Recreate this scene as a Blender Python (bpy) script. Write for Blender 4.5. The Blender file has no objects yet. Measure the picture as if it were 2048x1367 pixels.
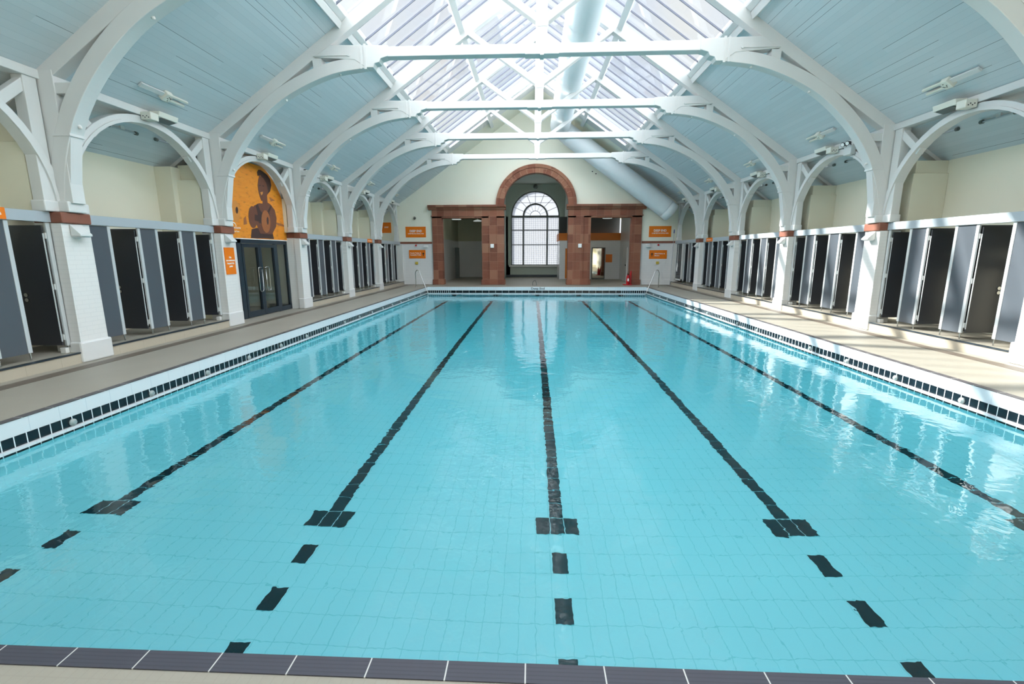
import bpy, math, random
from mathutils import Vector, Matrix
random.seed(7)
S = bpy.context.scene
C = S.collection
PI = math.pi

# ------------------------------------------------------------------ camera
def make_camera():
    F = Vector((-0.0430, 0.9816, -0.1861)).normalized()
    R = Vector((0.99904, 0.04373, -0.0021)); R = (R - F * R.dot(F)).normalized()
    ro = 0.0
    U = R.cross(F)
    cd = bpy.data.cameras.new('camera'); cd.sensor_width = 36.0
    cd.lens = 936.96 / 2048.0 * 36.0
    cd.clip_start = 0.05; cd.clip_end = 400
    co = bpy.data.objects.new('camera', cd); C.objects.link(co)
    m = Matrix((R, U, -F)).transposed().to_4x4()
    m.translation = Vector((-0.198, 0.0, 2.0))
    co.matrix_world = m
    S.camera = co
make_camera()

# ------------------------------------------------------------------ world, sun, exposure
S.view_settings.view_transform = 'Standard'
S.view_settings.look = 'None'
S.view_settings.gamma = 1.0
S.view_settings.exposure = 0.72
S.cycles.max_bounces = 9; S.cycles.transmission_bounces = 7
SKY = 3.9
SUN = 10.0
W = bpy.data.worlds.new('sky'); S.world = W; W.use_nodes = True
nt = W.node_tree; nt.nodes.clear()
o = nt.nodes.new('ShaderNodeOutputWorld'); b = nt.nodes.new('ShaderNodeBackground')
tc = nt.nodes.new('ShaderNodeTexCoord'); nz = nt.nodes.new('ShaderNodeTexNoise')
nz.inputs['Scale'].default_value = 2.6; nz.inputs['Detail'].default_value = 6; nz.inputs['Roughness'].default_value = 0.6
rp = nt.nodes.new('ShaderNodeValToRGB')
rp.color_ramp.elements[0].position = 0.40; rp.color_ramp.elements[0].color = (0.82, 0.88, 1.0, 1)
rp.color_ramp.elements[1].position = 0.60; rp.color_ramp.elements[1].color = (1.0, 0.975, 0.94, 1)
nt.links.new(tc.outputs['Generated'], nz.inputs['Vector']); nt.links.new(nz.outputs['Fac'], rp.inputs['Fac'])
nt.links.new(rp.outputs['Color'], b.inputs['Color']); 
sx = nt.nodes.new('ShaderNodeSeparateXYZ'); nt.links.new(tc.outputs['Generated'], sx.inputs[0])
def wm(op, a, b_=None, c=None, clamp=False):
    n = nt.nodes.new('ShaderNodeMath'); n.operation = op; n.use_clamp = clamp
    for i, v in enumerate((a, b_, c)):
        if v is None: continue
        if isinstance(v, (int, float)): n.inputs[i].default_value = v
        else: nt.links.new(v, n.inputs[i])
    return n.outputs[0]
# sky strength shaped to light the walls: stronger sideways and behind, dimmer ahead
u = wm('MAXIMUM', wm('MULTIPLY', sx.outputs[0], -1.25), sx.outputs[0])
u = wm('ADD', u, wm('MULTIPLY_ADD', sx.outputs[1], -2.0, -0.9, True))
u = wm('MULTIPLY_ADD', sx.outputs[2], 0.35, u); u = wm('ADD', u, wm('MULTIPLY', wm('POWER', sx.outputs[2], 4.0), 0.36))
mr = nt.nodes.new('ShaderNodeMapRange'); mr.interpolation_type = 'SMOOTHSTEP'
mr.inputs['From Min'].default_value = 0.60; mr.inputs['From Max'].default_value = 0.95; mr.inputs['To Min'].default_value = 0.68; mr.inputs['To Max'].default_value = SKY
nt.links.new(u, mr.inputs['Value']); nt.links.new(mr.outputs[0], b.inputs['Strength'])
nt.links.new(b.outputs['Background'], o.inputs['Surface'])
sd = bpy.data.lights.new('sun', 'SUN'); sd.energy = SUN; sd.angle = math.radians(1.2); sd.color = (1.0, 0.93, 0.84)
so = bpy.data.objects.new('sun', sd); C.objects.link(so)
so.rotation_euler = Vector((1.0, -0.62, -0.75)).to_track_quat('-Z', 'Y').to_euler()
so.location = (-20, 30, 30)

# ------------------------------------------------------------------ constants
PITCH = 4.3415
def YC(k): return 8.50 + PITCH * (k - 1)          # centre line of pier / truss k
YW = 30.60                                         # face of the far wall
YN = -4.5                                          # near wall
XO = 10.0                                          # outer walls
RZ, SL = 11.12, 0.69                               # ridge height, roof slope
def roof(x): return RZ - SL * abs(x)
POOL_X, POOL_Y0, POOL_Y1, WATER = 6.55, 1.98, 28.25, -0.41
def floorz(y): return WATER - 0.90 - (y - 2.0) * 0.0342

# ------------------------------------------------------------------ materials
def principled(name):
    m = bpy.data.materials.new(name); m.use_nodes = True
    return m, m.node_tree, m.node_tree.nodes['Principled BSDF']
def setv(bs, **k):
    for n, v in k.items():
        bs.inputs[n.replace('_', ' ')].default_value = v
def lin(c):
    f = lambda v: ((v / 255 + 0.055) / 1.055) ** 2.4 if v > 10 else v / 255 / 12.92
    return tuple(f(v) for v in c)
def noise(nt, scale=5, detail=3, vec=None, stretch=None):
    tcn = nt.nodes.new('ShaderNodeTexCoord'); mp = nt.nodes.new('ShaderNodeMapping')
    n = nt.nodes.new('ShaderNodeTexNoise'); n.inputs['Scale'].default_value = scale; n.inputs['Detail'].default_value = detail
    nt.links.new(vec if vec else tcn.outputs['Object'], mp.inputs['Vector'])
    if stretch: mp.inputs['Scale'].default_value = stretch
    nt.links.new(mp.outputs['Vector'], n.inputs['Vector'])
    return n
def mixc(nt, fac, a, b):
    mx = nt.nodes.new('ShaderNodeMix'); mx.data_type = 'RGBA'
    for i, v in ((0, fac), (6, a), (7, b)):
        if isinstance(v, (int, float)): mx.inputs[i].default_value = v
        elif isinstance(v, tuple): mx.inputs[i].default_value = (*v[:3], 1)
        else: nt.links.new(v, mx.inputs[i])
    return mx.outputs[2]
def mth(nt, op, a, b=None, c=None):
    n = nt.nodes.new('ShaderNodeMath'); n.operation = op
    for i, v in enumerate((a, b, c)):
        if v is None: continue
        if isinstance(v, (int, float)): n.inputs[i].default_value = v
        else: nt.links.new(v, n.inputs[i])
    return n.outputs[0]
def wpos(nt):
    g = nt.nodes.new('ShaderNodeNewGeometry'); s = nt.nodes.new('ShaderNodeSeparateXYZ')
    nt.links.new(g.outputs['Position'], s.inputs[0]); return s.outputs[0], s.outputs[1], s.outputs[2], g.outputs['Position']
def lines(nt, coord, spacing, width, off=0.0):
    f = mth(nt, 'FRACT', mth(nt, 'DIVIDE', mth(nt, 'ADD', coord, 100 * spacing + off), spacing))
    return mth(nt, 'LESS_THAN', f, width / spacing)
def bump(nt, bs, h, strength=0.3, dist=0.01):
    b = nt.nodes.new('ShaderNodeBump'); b.inputs['Strength'].default_value = strength; b.inputs['Distance'].default_value = dist
    nt.links.new(h, b.inputs['Height']); nt.links.new(b.outputs[0], bs.inputs['Normal'])
def plain(name, col, rough=0.5, var=0.06, scale=4, metal=0.0, bmp=0.0, spec=0.5):
    m, nt, bs = principled(name); c = lin(col)
    n = noise(nt, scale)
    nt.links.new(mixc(nt, n.outputs['Fac'], tuple(v * (1 - var) for v in c), tuple(min(1, v * (1 + var)) for v in c)), bs.inputs['Base Color'])
    setv(bs, Roughness=rough, Metallic=metal); bs.inputs['Specular IOR Level'].default_value = spec
    if bmp:
        n2 = noise(nt, scale * 6, 4); bump(nt, bs, n2.outputs['Fac'], bmp, 0.01)
    return m
M = {}
M['white'] = plain('white_gloss_paint', (216, 216, 214), 0.42, 0.02, 3, bmp=0.06)
M['white_wall'] = plain('white_wall_paint', (222, 221, 218), 0.6, 0.02)
M['cream'] = plain('cream_plaster', (238, 236, 220), 0.8, 0.02, 1.5)
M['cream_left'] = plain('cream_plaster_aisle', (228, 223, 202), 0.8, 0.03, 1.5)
M['grey_panel'] = plain('grey_laminate', (82, 88, 95), 0.28, 0.02)
M['dark_panel'] = plain('charcoal_laminate', (52, 54, 59), 0.30, 0.02)
M['silver'] = plain('satin_aluminium', (214, 218, 220), 0.35, 0.02, metal=0.35)
M['bar_grey'] = plain('grey_glazing_bar', (104, 108, 122), 0.5, 0.02)
M['beam_grey'] = plain('pale_grey_trim', (170, 179, 185), 0.4, 0.02)
M['stone_cap'] = plain('red_stone_cap', (134, 82, 64), 0.65, 0.15, 9, bmp=0.2)
M['orange'] = plain('orange_sign', (238, 122, 8), 0.4, 0.01)
M['orange_board'] = plain('orange_board', (214, 116, 24), 0.5, 0.03)
M['joint'] = plain('pale_mortar', (196, 150, 124), 0.7, 0.02)
M['inlet'] = plain('grey_green_fitting', (150, 160, 158), 0.5, 0.02)
M['void_dark'] = plain('unlit_void_shade', (66, 68, 66), 0.8, 0.03)  # darkness of the unlit void above the corner room put into the wall colour
M['signwhite'] = plain('sign_lettering', (250, 250, 248), 0.5, 0.0)
M['black'] = plain('black_plastic', (16, 17, 20), 0.4, 0.0)
M['frame_dark'] = plain('dark_blue_grey_frame', (36, 48, 58), 0.35, 0.02)
M['steel'] = plain('stainless_steel', (190, 190, 188), 0.18, 0.02, metal=1.0)
M['red'] = plain('red_plastic', (190, 14, 28), 0.35, 0.03)
M['yellow'] = plain('yellow_box', (206, 180, 60), 0.4, 0.03)
M['greybox'] = plain('light_grey_box', (214, 216, 214), 0.5, 0.02)
M['lampbody'] = plain('cream_lamp_housing', (228, 226, 214), 0.5, 0.03)
M['duct'] = plain('duct_fabric', (226, 233, 236), 0.55, 0.03, 1.2, bmp=0.05)
M['blue'] = plain('blue_grip', (30, 70, 140), 0.4, 0.02)
M['window_frame'] = plain('grey_green_window_frame', (92, 100, 98), 0.5, 0.05)
M['olive'] = plain('olive_plaster', (196, 196, 172), 0.8, 0.03)  # even olive tone for upper walls and ceilings of the far rooms
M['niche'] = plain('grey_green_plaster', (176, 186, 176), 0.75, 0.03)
M['fig_skin'] = plain('print_brown', (112, 66, 48), 0.6, 0.12, 8)
M['fig_dark'] = plain('print_dark_brown', (66, 42, 38), 0.6, 0.12, 8)
M['fig_mid'] = plain('print_umber', (164, 96, 52), 0.6, 0.1, 8)
M['fig_light'] = plain('print_amber', (218, 140, 62), 0.6, 0.08, 8)

def m_planks():
    m, nt, bs = principled('pale_blue_planks'); x, y, z, p = wpos(nt)
    ax = mth(nt, 'ABSOLUTE', x)
    g = lines(nt, ax, 0.115, 0.006)
    idx = mth(nt, 'FLOOR', mth(nt, 'DIVIDE', ax, 0.115))
    wn = nt.nodes.new('ShaderNodeTexWhiteNoise'); wn.noise_dimensions = '2D'
    cb = nt.nodes.new('ShaderNodeCombineXYZ'); nt.links.new(idx, cb.inputs[0])
    nt.links.new(mth(nt, 'FLOOR', mth(nt, 'DIVIDE', mth(nt, 'ADD', y, mth(nt, 'MULTIPLY', idx, 1.37)), 3.1)), cb.inputs[1])
    nt.links.new(cb.outputs[0], wn.inputs['Vector'])
    crack = mth(nt, 'MULTIPLY', g, mth(nt, 'GREATER_THAN', wn.outputs['Value'], 0.86))
    base = mixc(nt, wn.outputs['Value'], lin((202, 211, 215)), lin((209, 217, 221)))
    c1 = mixc(nt, mth(nt, 'MULTIPLY', g, 0.22), base, lin((120, 150, 160)))
    c2 = mixc(nt, crack, c1, lin((62, 80, 92)))
    nt.links.new(c2, bs.inputs['Base Color']); setv(bs, Roughness=0.62)
    bump(nt, bs, mth(nt, 'SUBTRACT', 1.0, g), 0.25, 0.01)
    return m
M['planks'] = m_planks()

def m_tilewall(name, tw, th, c1, c2, gc, horiz='x', gw=0.006, rough=0.2, base_h=None):
    m, nt, bs = principled(name); x, y, z, p = wpos(nt)
    h = x if horiz == 'x' else y
    row = mth(nt, 'FLOOR', mth(nt, 'DIVIDE', z, th))
    sh = mth(nt, 'MULTIPLY', mth(nt, 'MODULO', mth(nt, 'ADD', row, 100), 2), tw / 2)
    g = mth(nt, 'MAXIMUM', lines(nt, mth(nt, 'ADD', h, sh), tw, gw), lines(nt, z, th, gw))
    n = noise(nt, 2)
    nt.links.new(mixc(nt, mth(nt, 'MULTIPLY', g, 0.5), mixc(nt, n.outputs['Fac'], lin(c1), lin(c2)), lin(gc)), bs.inputs['Base Color'])
    setv(bs, Roughness=rough); bump(nt, bs, mth(nt, 'SUBTRACT', 1.0, g), 0.2, 0.004)
    return m
M['white_tile'] = m_tilewall('white_wall_tiles', 0.30, 0.15, (222, 222, 222), (230, 230, 229), (198, 200, 202))
M['brick_y'] = m_tilewall('white_painted_brick', 0.25, 0.082, (224, 223, 220), (230, 229, 226), (212, 212, 210), 'y', 0.01, 0.4)

def m_deck():
    m, nt, bs = principled('deck_mosaic_tiles'); x, y, z, p = wpos(nt)
    g = mth(nt, 'MAXIMUM', lines(nt, x, 0.055, 0.006), lines(nt, y, 0.055, 0.006))
    n = noise(nt, 0.8, 5); n2 = noise(nt, 40, 2)
    c = mixc(nt, n.outputs['Fac'], lin((146, 141, 129)), lin((164, 158, 145)))
    c = mixc(nt, mth(nt, 'MULTIPLY', n2.outputs['Fac'], 0.2), c, lin((132, 122, 108)))
    nt.links.new(mixc(nt, mth(nt, 'MULTIPLY', g, 0.28), c, lin((140, 134, 122))), bs.inputs['Base Color'])
    setv(bs, Roughness=0.55); bump(nt, bs, mth(nt, 'SUBTRACT', 1.0, g), 0.25, 0.003)
    return m
M['deck'] = m_deck()
def m_riser():
    m, nt, bs = principled('beige_step_tiles'); x, y, z, p = wpos(nt)
    g = lines(nt, y, 0.6, 0.008)
    n = noise(nt, 3)
    nt.links.new(mixc(nt, mth(nt, 'MULTIPLY', g, 0.35), mixc(nt, n.outputs['Fac'], lin((178, 168, 150)), lin((188, 178, 160))), lin((132, 122, 108))), bs.inputs['Base Color'])
    setv(bs, Roughness=0.5); return m
M['riser'] = m_riser()
def m_ribbed(name, col, axis, sp=0.03, seam=None):
    m, nt, bs = principled(name); x, y, z, p = wpos(nt)
    h = {'x': x, 'y': y}[axis]
    g = lines(nt, h, sp, sp * 0.35)
    c = mixc(nt, mth(nt, 'MULTIPLY', g, 0.35), lin(col), tuple(v * 0.45 for v in lin(col)))
    if seam:
        s = lines(nt, {'x': x, 'y': y}[seam[0]], seam[1], 0.007, seam[2]); c = mixc(nt, s, c, lin((196, 196, 192)))
    nt.links.new(c, bs.inputs['Base Color']); setv(bs, Roughness=0.5)
    bump(nt, bs, mth(nt, 'SUBTRACT', 1.0, g), 0.4, 0.004); return m
M['coping'] = m_ribbed('dark_ribbed_coping_tiles', (66, 66, 76), 'y', 0.022, ('x', 0.385, 2.535))
M['edge_dark'] = m_ribbed('dark_edge_tiles', (84, 80, 82), 'x', 0.03, ('y', 0.385, 0.1))
M['drain'] = m_ribbed('drain_grating', (104, 94, 84), 'y', 0.05)
def m_band(name, axis, sp, col, gcol, gw=0.009, off=0.03):
    m, nt, bs = principled(name); x, y, z, p = wpos(nt)
    h = {'x': x, 'y': y}[axis]
    g = lines(nt, h, sp, gw, off)
    nt.links.new(mixc(nt, g, lin(col), lin(gcol)), bs.inputs['Base Color']); setv(bs, Roughness=0.22); return m
M['band_side'] = m_band('black_nosing_tiles_side', 'y', 0.148, (16, 26, 34), (222, 230, 232), 0.013)
M['band_far'] = m_band('black_nosing_tiles_far', 'x', 0.40, (14, 26, 34), (222, 230, 232), 0.014)
M['band_corner'] = m_band('black_nosing_tiles_corner', 'x', 0.125, (14, 26, 34), (222, 230, 232), 0.02)
M['fascia_side'] = m_band('white_fascia_side', 'y', 0.385, (216, 221, 224), (196, 204, 210), 0.008)
M['fascia_far'] = m_band('white_fascia_far', 'x', 0.14, (226, 234, 238), (204, 216, 222), 0.008)

def m_pool():
    m, nt, bs = principled('pool_tiles'); x, y, z, p = wpos(nt)
    g = mth(nt, 'MAXIMUM', lines(nt, x, 0.146, 0.006, 0.01), lines(nt, y, 0.2915, 0.008, 0.158))
    n = noise(nt, 0.5, 2)
    c = mixc(nt, n.outputs['Fac'], lin((222, 226, 229)), lin((229, 233, 236)))
    nt.links.new(mixc(nt, mth(nt, 'MULTIPLY', g, 0.35), c, lin((110, 175, 170))), bs.inputs['Base Color'])
    setv(bs, Roughness=0.45); return m
M['pool'] = m_pool()
M['lane'] = m_band('black_lane_tiles', 'y', 0.2915, (12, 24, 34), (150, 200, 205), 0.008, 0.158)

def m_water():
    m = bpy.data.materials.new('pool_water'); m.use_nodes = True; nt = m.node_tree; nt.nodes.clear()
    out = nt.nodes.new('ShaderNodeOutputMaterial'); g = nt.nodes.new('ShaderNodeBsdfGlass')
    g.inputs['IOR'].default_value = 1.333; g.inputs['Roughness'].default_value = 0.0; g.inputs['Color'].default_value = (1, 1, 1, 1)
    x, y, z, p = wpos(nt)
    n1 = nt.nodes.new('ShaderNodeTexNoise'); n1.inputs['Scale'].default_value = 2.2; n1.inputs['Detail'].default_value = 3; n1.inputs['Distortion'].default_value = 0.6
    n2 = nt.nodes.new('ShaderNodeTexNoise'); n2.inputs['Scale'].default_value = 9; n2.inputs['Detail'].default_value = 2
    nt.links.new(p, n1.inputs['Vector']); nt.links.new(p, n2.inputs['Vector'])
    h = mth(nt, 'ADD', n1.outputs['Fac'], mth(nt, 'MULTIPLY', n2.outputs['Fac'], 0.16))
    b = nt.nodes.new('ShaderNodeBump'); b.inputs['Strength'].default_value = 1.0; b.inputs['Distance'].default_value = 0.009
    nt.links.new(h, b.inputs['Height']); nt.links.new(b.outputs[0], g.inputs['Normal'])
    nt.links.new(g.outputs[0], out.inputs['Surface'])
    v = nt.nodes.new('ShaderNodeVolumeAbsorption'); v.inputs['Color'].default_value = (0.0, 0.92, 0.985, 1); v.inputs['Density'].default_value = 0.48
    nt.links.new(v.outputs[0], out.inputs['Volume'])
    return m
M['water'] = m_water()

def m_glass(name, tint=(0.93, 0.96, 0.98), ior=1.45, gl=1.0):
    m = bpy.data.materials.new(name); m.use_nodes = True; nt = m.node_tree; nt.nodes.clear()
    out = nt.nodes.new('ShaderNodeOutputMaterial'); t = nt.nodes.new('ShaderNodeBsdfTransparent'); g = nt.nodes.new('ShaderNodeBsdfGlossy')
    t.inputs['Color'].default_value = (*tint, 1); g.inputs['Roughness'].default_value = 0.01
    lw = nt.nodes.new('ShaderNodeLayerWeight'); lw.inputs['Blend'].default_value = 0.5; f0 = ((ior - 1) / (ior + 1)) ** 2
    fr = mth(nt, 'MULTIPLY_ADD', mth(nt, 'POWER', lw.outputs['Facing'], 5.0), 1 - f0, f0)
    mx = nt.nodes.new('ShaderNodeMixShader'); nt.links.new(mth(nt, 'MULTIPLY', fr, gl), mx.inputs[0])
    nt.links.new(t.outputs[0], mx.inputs[1]); nt.links.new(g.outputs[0], mx.inputs[2]); nt.links.new(mx.outputs[0], out.inputs['Surface'])
    return m
M['roof_glass'] = m_glass('skylight_glass')
M['door_glass'] = m_glass('tinted_door_glass', (0.72, 0.76, 0.76), 1.7)
M['window_glass'] = m_glass('window_glass', (0.9, 0.93, 0.93))
def m_frost():
    m = bpy.data.materials.new('frosted_window_glass'); m.use_nodes = True; nt = m.node_tree; nt.nodes.clear()
    out = nt.nodes.new('ShaderNodeOutputMaterial'); t = nt.nodes.new('ShaderNodeBsdfTranslucent'); t.inputs['Color'].default_value = (0.55, 0.57, 0.6, 1)
    tr = nt.nodes.new('ShaderNodeBsdfTransparent'); tr.inputs['Color'].default_value = (0.42, 0.44, 0.46, 1); mx = nt.nodes.new('ShaderNodeMixShader'); mx.inputs[0].default_value = 0.45
    nt.links.new(t.outputs[0], mx.inputs[1]); nt.links.new(tr.outputs[0], mx.inputs[2]); nt.links.new(mx.outputs[0], out.inputs['Surface'])
    return m
M['frost'] = m_frost()

def m_sandstone():
    m, nt, bs = principled('red_sandstone_blocks'); x, y, z, p = wpos(nt)
    bw, bh = 0.48, 0.56
    g = mth(nt, 'MAXIMUM', lines(nt, x, bw, 0.008, 0.06), lines(nt, z, bh, 0.012, 0.2))
    cb = nt.nodes.new('ShaderNodeCombineXYZ')
    nt.links.new(mth(nt, 'FLOOR', mth(nt, 'DIVIDE', mth(nt, 'ADD', x, 48.06), bw)), cb.inputs[0])
    nt.links.new(mth(nt, 'FLOOR', mth(nt, 'DIVIDE', mth(nt, 'ADD', z, 56.2), bh)), cb.inputs[1])
    wn = nt.nodes.new('ShaderNodeTexWhiteNoise'); wn.noise_dimensions = '2D'; nt.links.new(cb.outputs[0], wn.inputs['Vector'])
    rpn = nt.nodes.new('ShaderNodeValToRGB'); e = rpn.color_ramp.elements
    e[0].position = 0.0; e[0].color = (*lin((108, 56, 42)), 1)
    e[1].position = 1.0; e[1].color = (*lin((160, 112, 88)), 1)
    k = e.new(0.35); k.color = (*lin((126, 70, 52)), 1); k = e.new(0.7); k.color = (*lin((142, 88, 66)), 1)
    nt.links.new(wn.outputs['Value'], rpn.inputs['Fac'])
    n = noise(nt, 3, 6, stretch=(1, 1, 5))
    c = mixc(nt, mth(nt, 'MULTIPLY', n.outputs['Fac'], 0.5), rpn.outputs['Color'], lin((156, 108, 84)))
    nt.links.new(mixc(nt, mth(nt, 'MULTIPLY', g, 0.55), c, lin((196, 150, 124))), bs.inputs['Base Color'])
    setv(bs, Roughness=0.75); n3 = noise(nt, 30, 4); bump(nt, bs, n3.outputs['Fac'], 0.3, 0.01); return m
M['sandstone'] = m_sandstone()
def m_artwork():
    m, nt, bs = principled('orange_water_print')
    n = noise(nt, 2.2, 6, stretch=(1, 1, 4.5)); n2 = noise(nt, 4, 4, stretch=(1, 1, 3.5))
    c = mixc(nt, n.outputs['Fac'], lin((226, 128, 24)), lin((246, 156, 44)))
    r = nt.nodes.new('ShaderNodeValToRGB'); r.color_ramp.elements[0].position = 0.55; r.color_ramp.elements[1].position = 0.72
    nt.links.new(n2.outputs['Fac'], r.inputs['Fac'])
    nt.links.new(mixc(nt, mth(nt, 'MULTIPLY', r.outputs['Color'], 0.6), c, lin((170, 92, 34))), bs.inputs['Base Color']); setv(bs, Roughness=0.5); return m
M['artwork'] = m_artwork()
def m_emit(name, col, st):
    m, nt, bs = principled(name); setv(bs, Emission_Strength=st); bs.inputs['Emission Color'].default_value = (*col, 1); bs.inputs['Base Color'].default_value = (*col, 1); return m
M['lampglow'] = m_emit('lamp_diffuser', (0.75, 0.82, 0.8), 0.25)
M['mirror'] = plain('mirror_glass', (200, 196, 180), 0.04, 0.0, metal=1.0)

# ------------------------------------------------------------------ builder
WL = {}
def wloc(o):
    return WL.get(o.name, Vector((0, 0, 0)))
class MB:
    def __init__(s): s.v = []; s.f = []
    def add(s, vs, fs):
        n = len(s.v); s.v += [tuple(v) for v in vs]; s.f += [tuple(i + n for i in f) for f in fs]; return s
    def box(s, x0, x1, y0, y1, z0, z1):
        x0, x1 = min(x0, x1), max(x0, x1); y0, y1 = min(y0, y1), max(y0, y1); z0, z1 = min(z0, z1), max(z0, z1)
        vs = [(x, y, z) for z in (z0, z1) for y in (y0, y1) for x in (x0, x1)]
        return s.add(vs, [(0, 2, 3, 1), (4, 5, 7, 6), (0, 1, 5, 4), (2, 6, 7, 3), (0, 4, 6, 2), (1, 3, 7, 5)])
    def prism(s, pts, a, b, axis='y'):
        # pts 2D polygon; extruded along axis between a and b
        def P(p, t):
            return {'y': (p[0], t, p[1]), 'x': (t, p[0], p[1]), 'z': (p[0], p[1], t)}[axis]
        n = len(pts); vs = [P(p, a) for p in pts] + [P(p, b) for p in pts]
        fs = [tuple(range(n)), tuple(range(2 * n - 1, n - 1, -1))] + [(i, i + n, (i + 1) % n + n, (i + 1) % n) for i in range(n)]
        return s.add(vs, fs)
    def band(s, inner, outer, a, b, axis='y'):
        # strip between two polylines, extruded
        def P(p, t):
            return {'y': (p[0], t, p[1]), 'x': (t, p[0], p[1]), 'z': (p[0], p[1], t)}[axis]
        n = len(inner); vs = []
        for t in (a, b): vs += [P(p, t) for p in inner] + [P(p, t) for p in outer]
        fs = []
        for i in range(n - 1):
            I, O, I2, O2 = i, n + i, 2 * n + i, 3 * n + i
            fs += [(I, I + 1, O + 1, O), (I2, O2, O2 + 1, I2 + 1), (I, I2, I2 + 1, I + 1), (O, O + 1, O2 + 1, O2)]
        fs += [(0, n, 3 * n, 2 * n), (n - 1, 3 * n - 1, 4 * n - 1, 2 * n - 1)]
        return s.add(vs, fs)
    def bar(s, p0, p1, w, h, up=(0, 0, 1)):
        p0, p1 = Vector(p0), Vector(p1); d = (p1 - p0).normalized(); u = Vector(up); r = d.cross(u)
        if r.length < 1e-4: r = d.cross(Vector((1, 0, 0)))
        r.normalize(); u = r.cross(d)
        vs = [p + r * (w / 2 * a) + u * (h / 2 * c) for p in (p0, p1) for a, c in ((-1, -1), (1, -1), (1, 1), (-1, 1))]
        return s.add(vs, [(0, 1, 2, 3), (7, 6, 5, 4), (0, 4, 5, 1), (1, 5, 6, 2), (2, 6, 7, 3), (3, 7, 4, 0)])
    def tube(s, path, r, n=12, caps=True):
        path = [Vector(p) for p in path]; rings = []; prev = None
        for i, p in enumerate(path):
            d = ((path[min(i + 1, len(path) - 1)] - p).normalized() + (p - path[max(i - 1, 0)]).normalized())
            if d.length < 1e-6: d = Vector((0, 0, 1))
            d.normalize()
            if prev is None:
                a = d.orthogonal().normalized()
            else:
                a = prev - d * prev.dot(d)
                a = a.normalized() if a.length > 1e-6 else d.orthogonal().normalized()
            prev = a; bb = d.cross(a); rr = r[i] if isinstance(r, (list, tuple)) else r
            rings.append([p + a * (rr * math.cos(2 * PI * k / n)) + bb * (rr * math.sin(2 * PI * k / n)) for k in range(n)])
        vs = [v for ring in rings for v in ring]; fs = []
        for i in range(len(rings) - 1):
            for k in range(n):
                fs.append((i * n + k, i * n + (k + 1) % n, (i + 1) * n + (k + 1) % n, (i + 1) * n + k))
        if caps: fs += [tuple(range(n - 1, -1, -1)), tuple((len(rings) - 1) * n + k for k in range(n))]
        return s.add(vs, fs)
    def build(s, name, mat, parent=None, bevel=0.0, smooth=False, label=None):
        me = bpy.data.meshes.new(name)
        if parent is not None: org = wloc(parent)
        else:
            xs = [v[0] for v in s.v]; ys = [v[1] for v in s.v]; zs = [v[2] for v in s.v]
            org = Vector(((min(xs) + max(xs)) / 2, (min(ys) + max(ys)) / 2, min(zs)))
        me.from_pydata([tuple(Vector(v) - org) for v in s.v], [], s.f); me.update()
        import bmesh
        bm = bmesh.new(); bm.from_mesh(me); bmesh.ops.recalc_face_normals(bm, faces=bm.faces); bm.to_mesh(me); bm.free()
        o = bpy.data.objects.new(name, me); C.objects.link(o)
        if parent is None: o.location = org
        else: o.parent = parent
        WL[o.name] = org
        me.materials.append(M[mat] if isinstance(mat, str) else mat)
        if smooth: me.shade_smooth()
        if bevel:
            md = o.modifiers.new('bevel', 'BEVEL'); md.width = bevel; md.segments = 2; md.limit_method = 'ANGLE'
        if label: o['label'] = label
        return o
def tag(o, label, cat, group=None):
    o['label'] = label; o['category'] = cat
    if group: o['group'] = group
    return o
def struct(o): o['kind'] = 'structure'; return o
def thing(name, loc, label=None, cat=None, group=None):
    o = bpy.data.objects.new(name, None); C.objects.link(o); o.location = loc; o.empty_display_size = 0.2
    WL[o.name] = Vector(loc)
    if label: tag(o, label, cat, group)
    return o
def dup(root, delta, label=None, mirror=False):
    r = root.copy(); C.objects.link(r); r.location = Vector(root.location) + Vector(delta)
    WL[r.name] = r.location.copy()
    if label: r['label'] = label
    def rec(src, dst):
        for ch in list(src.children):
            c = ch.copy(); C.objects.link(c); c.parent = dst; WL[c.name] = r.location.copy(); rec(ch, c)
    rec(root, r)
    return r
def text(name, body, size, loc, rot, mat, parent, ext=0.002, align='LEFT', bold=False, width=None):
    cu = bpy.data.curves.new(name, 'FONT'); cu.body = body; cu.size = size; cu.extrude = ext; cu.align_x = align
    cu.align_y = 'CENTER'
    if bold: cu.offset = size * 0.02
    cu.resolution_u = 3
    t = bpy.data.objects.new('tmp', cu); C.objects.link(t)
    dg = bpy.context.evaluated_depsgraph_get(); me = bpy.data.meshes.new_from_object(t.evaluated_get(dg))
    bpy.data.objects.remove(t)
    o = bpy.data.objects.new(name, me); C.objects.link(o)
    sx = 1.0
    if width:
        xs = [v.co.x for v in me.vertices]; sx = width / (max(xs) - min(xs))
    for v in me.vertices: v.co.x *= sx
    me.transform(Matrix.Rotation(rot[0], 4, 'X') if rot[0] else Matrix.Identity(4))
    me.transform(Matrix.Rotation(rot[2], 4, 'Z'))
    me.materials.clear(); me.materials.append(M[mat])
    o.parent = parent; o.location = Vector(loc) - wloc(parent); WL[o.name] = Vector(loc)
    return o
ORD = ['zeroth', 'first', 'second', 'third', 'fourth', 'fifth', 'sixth']
SIDE = {-1: 'left', 1: 'right'}

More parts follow.
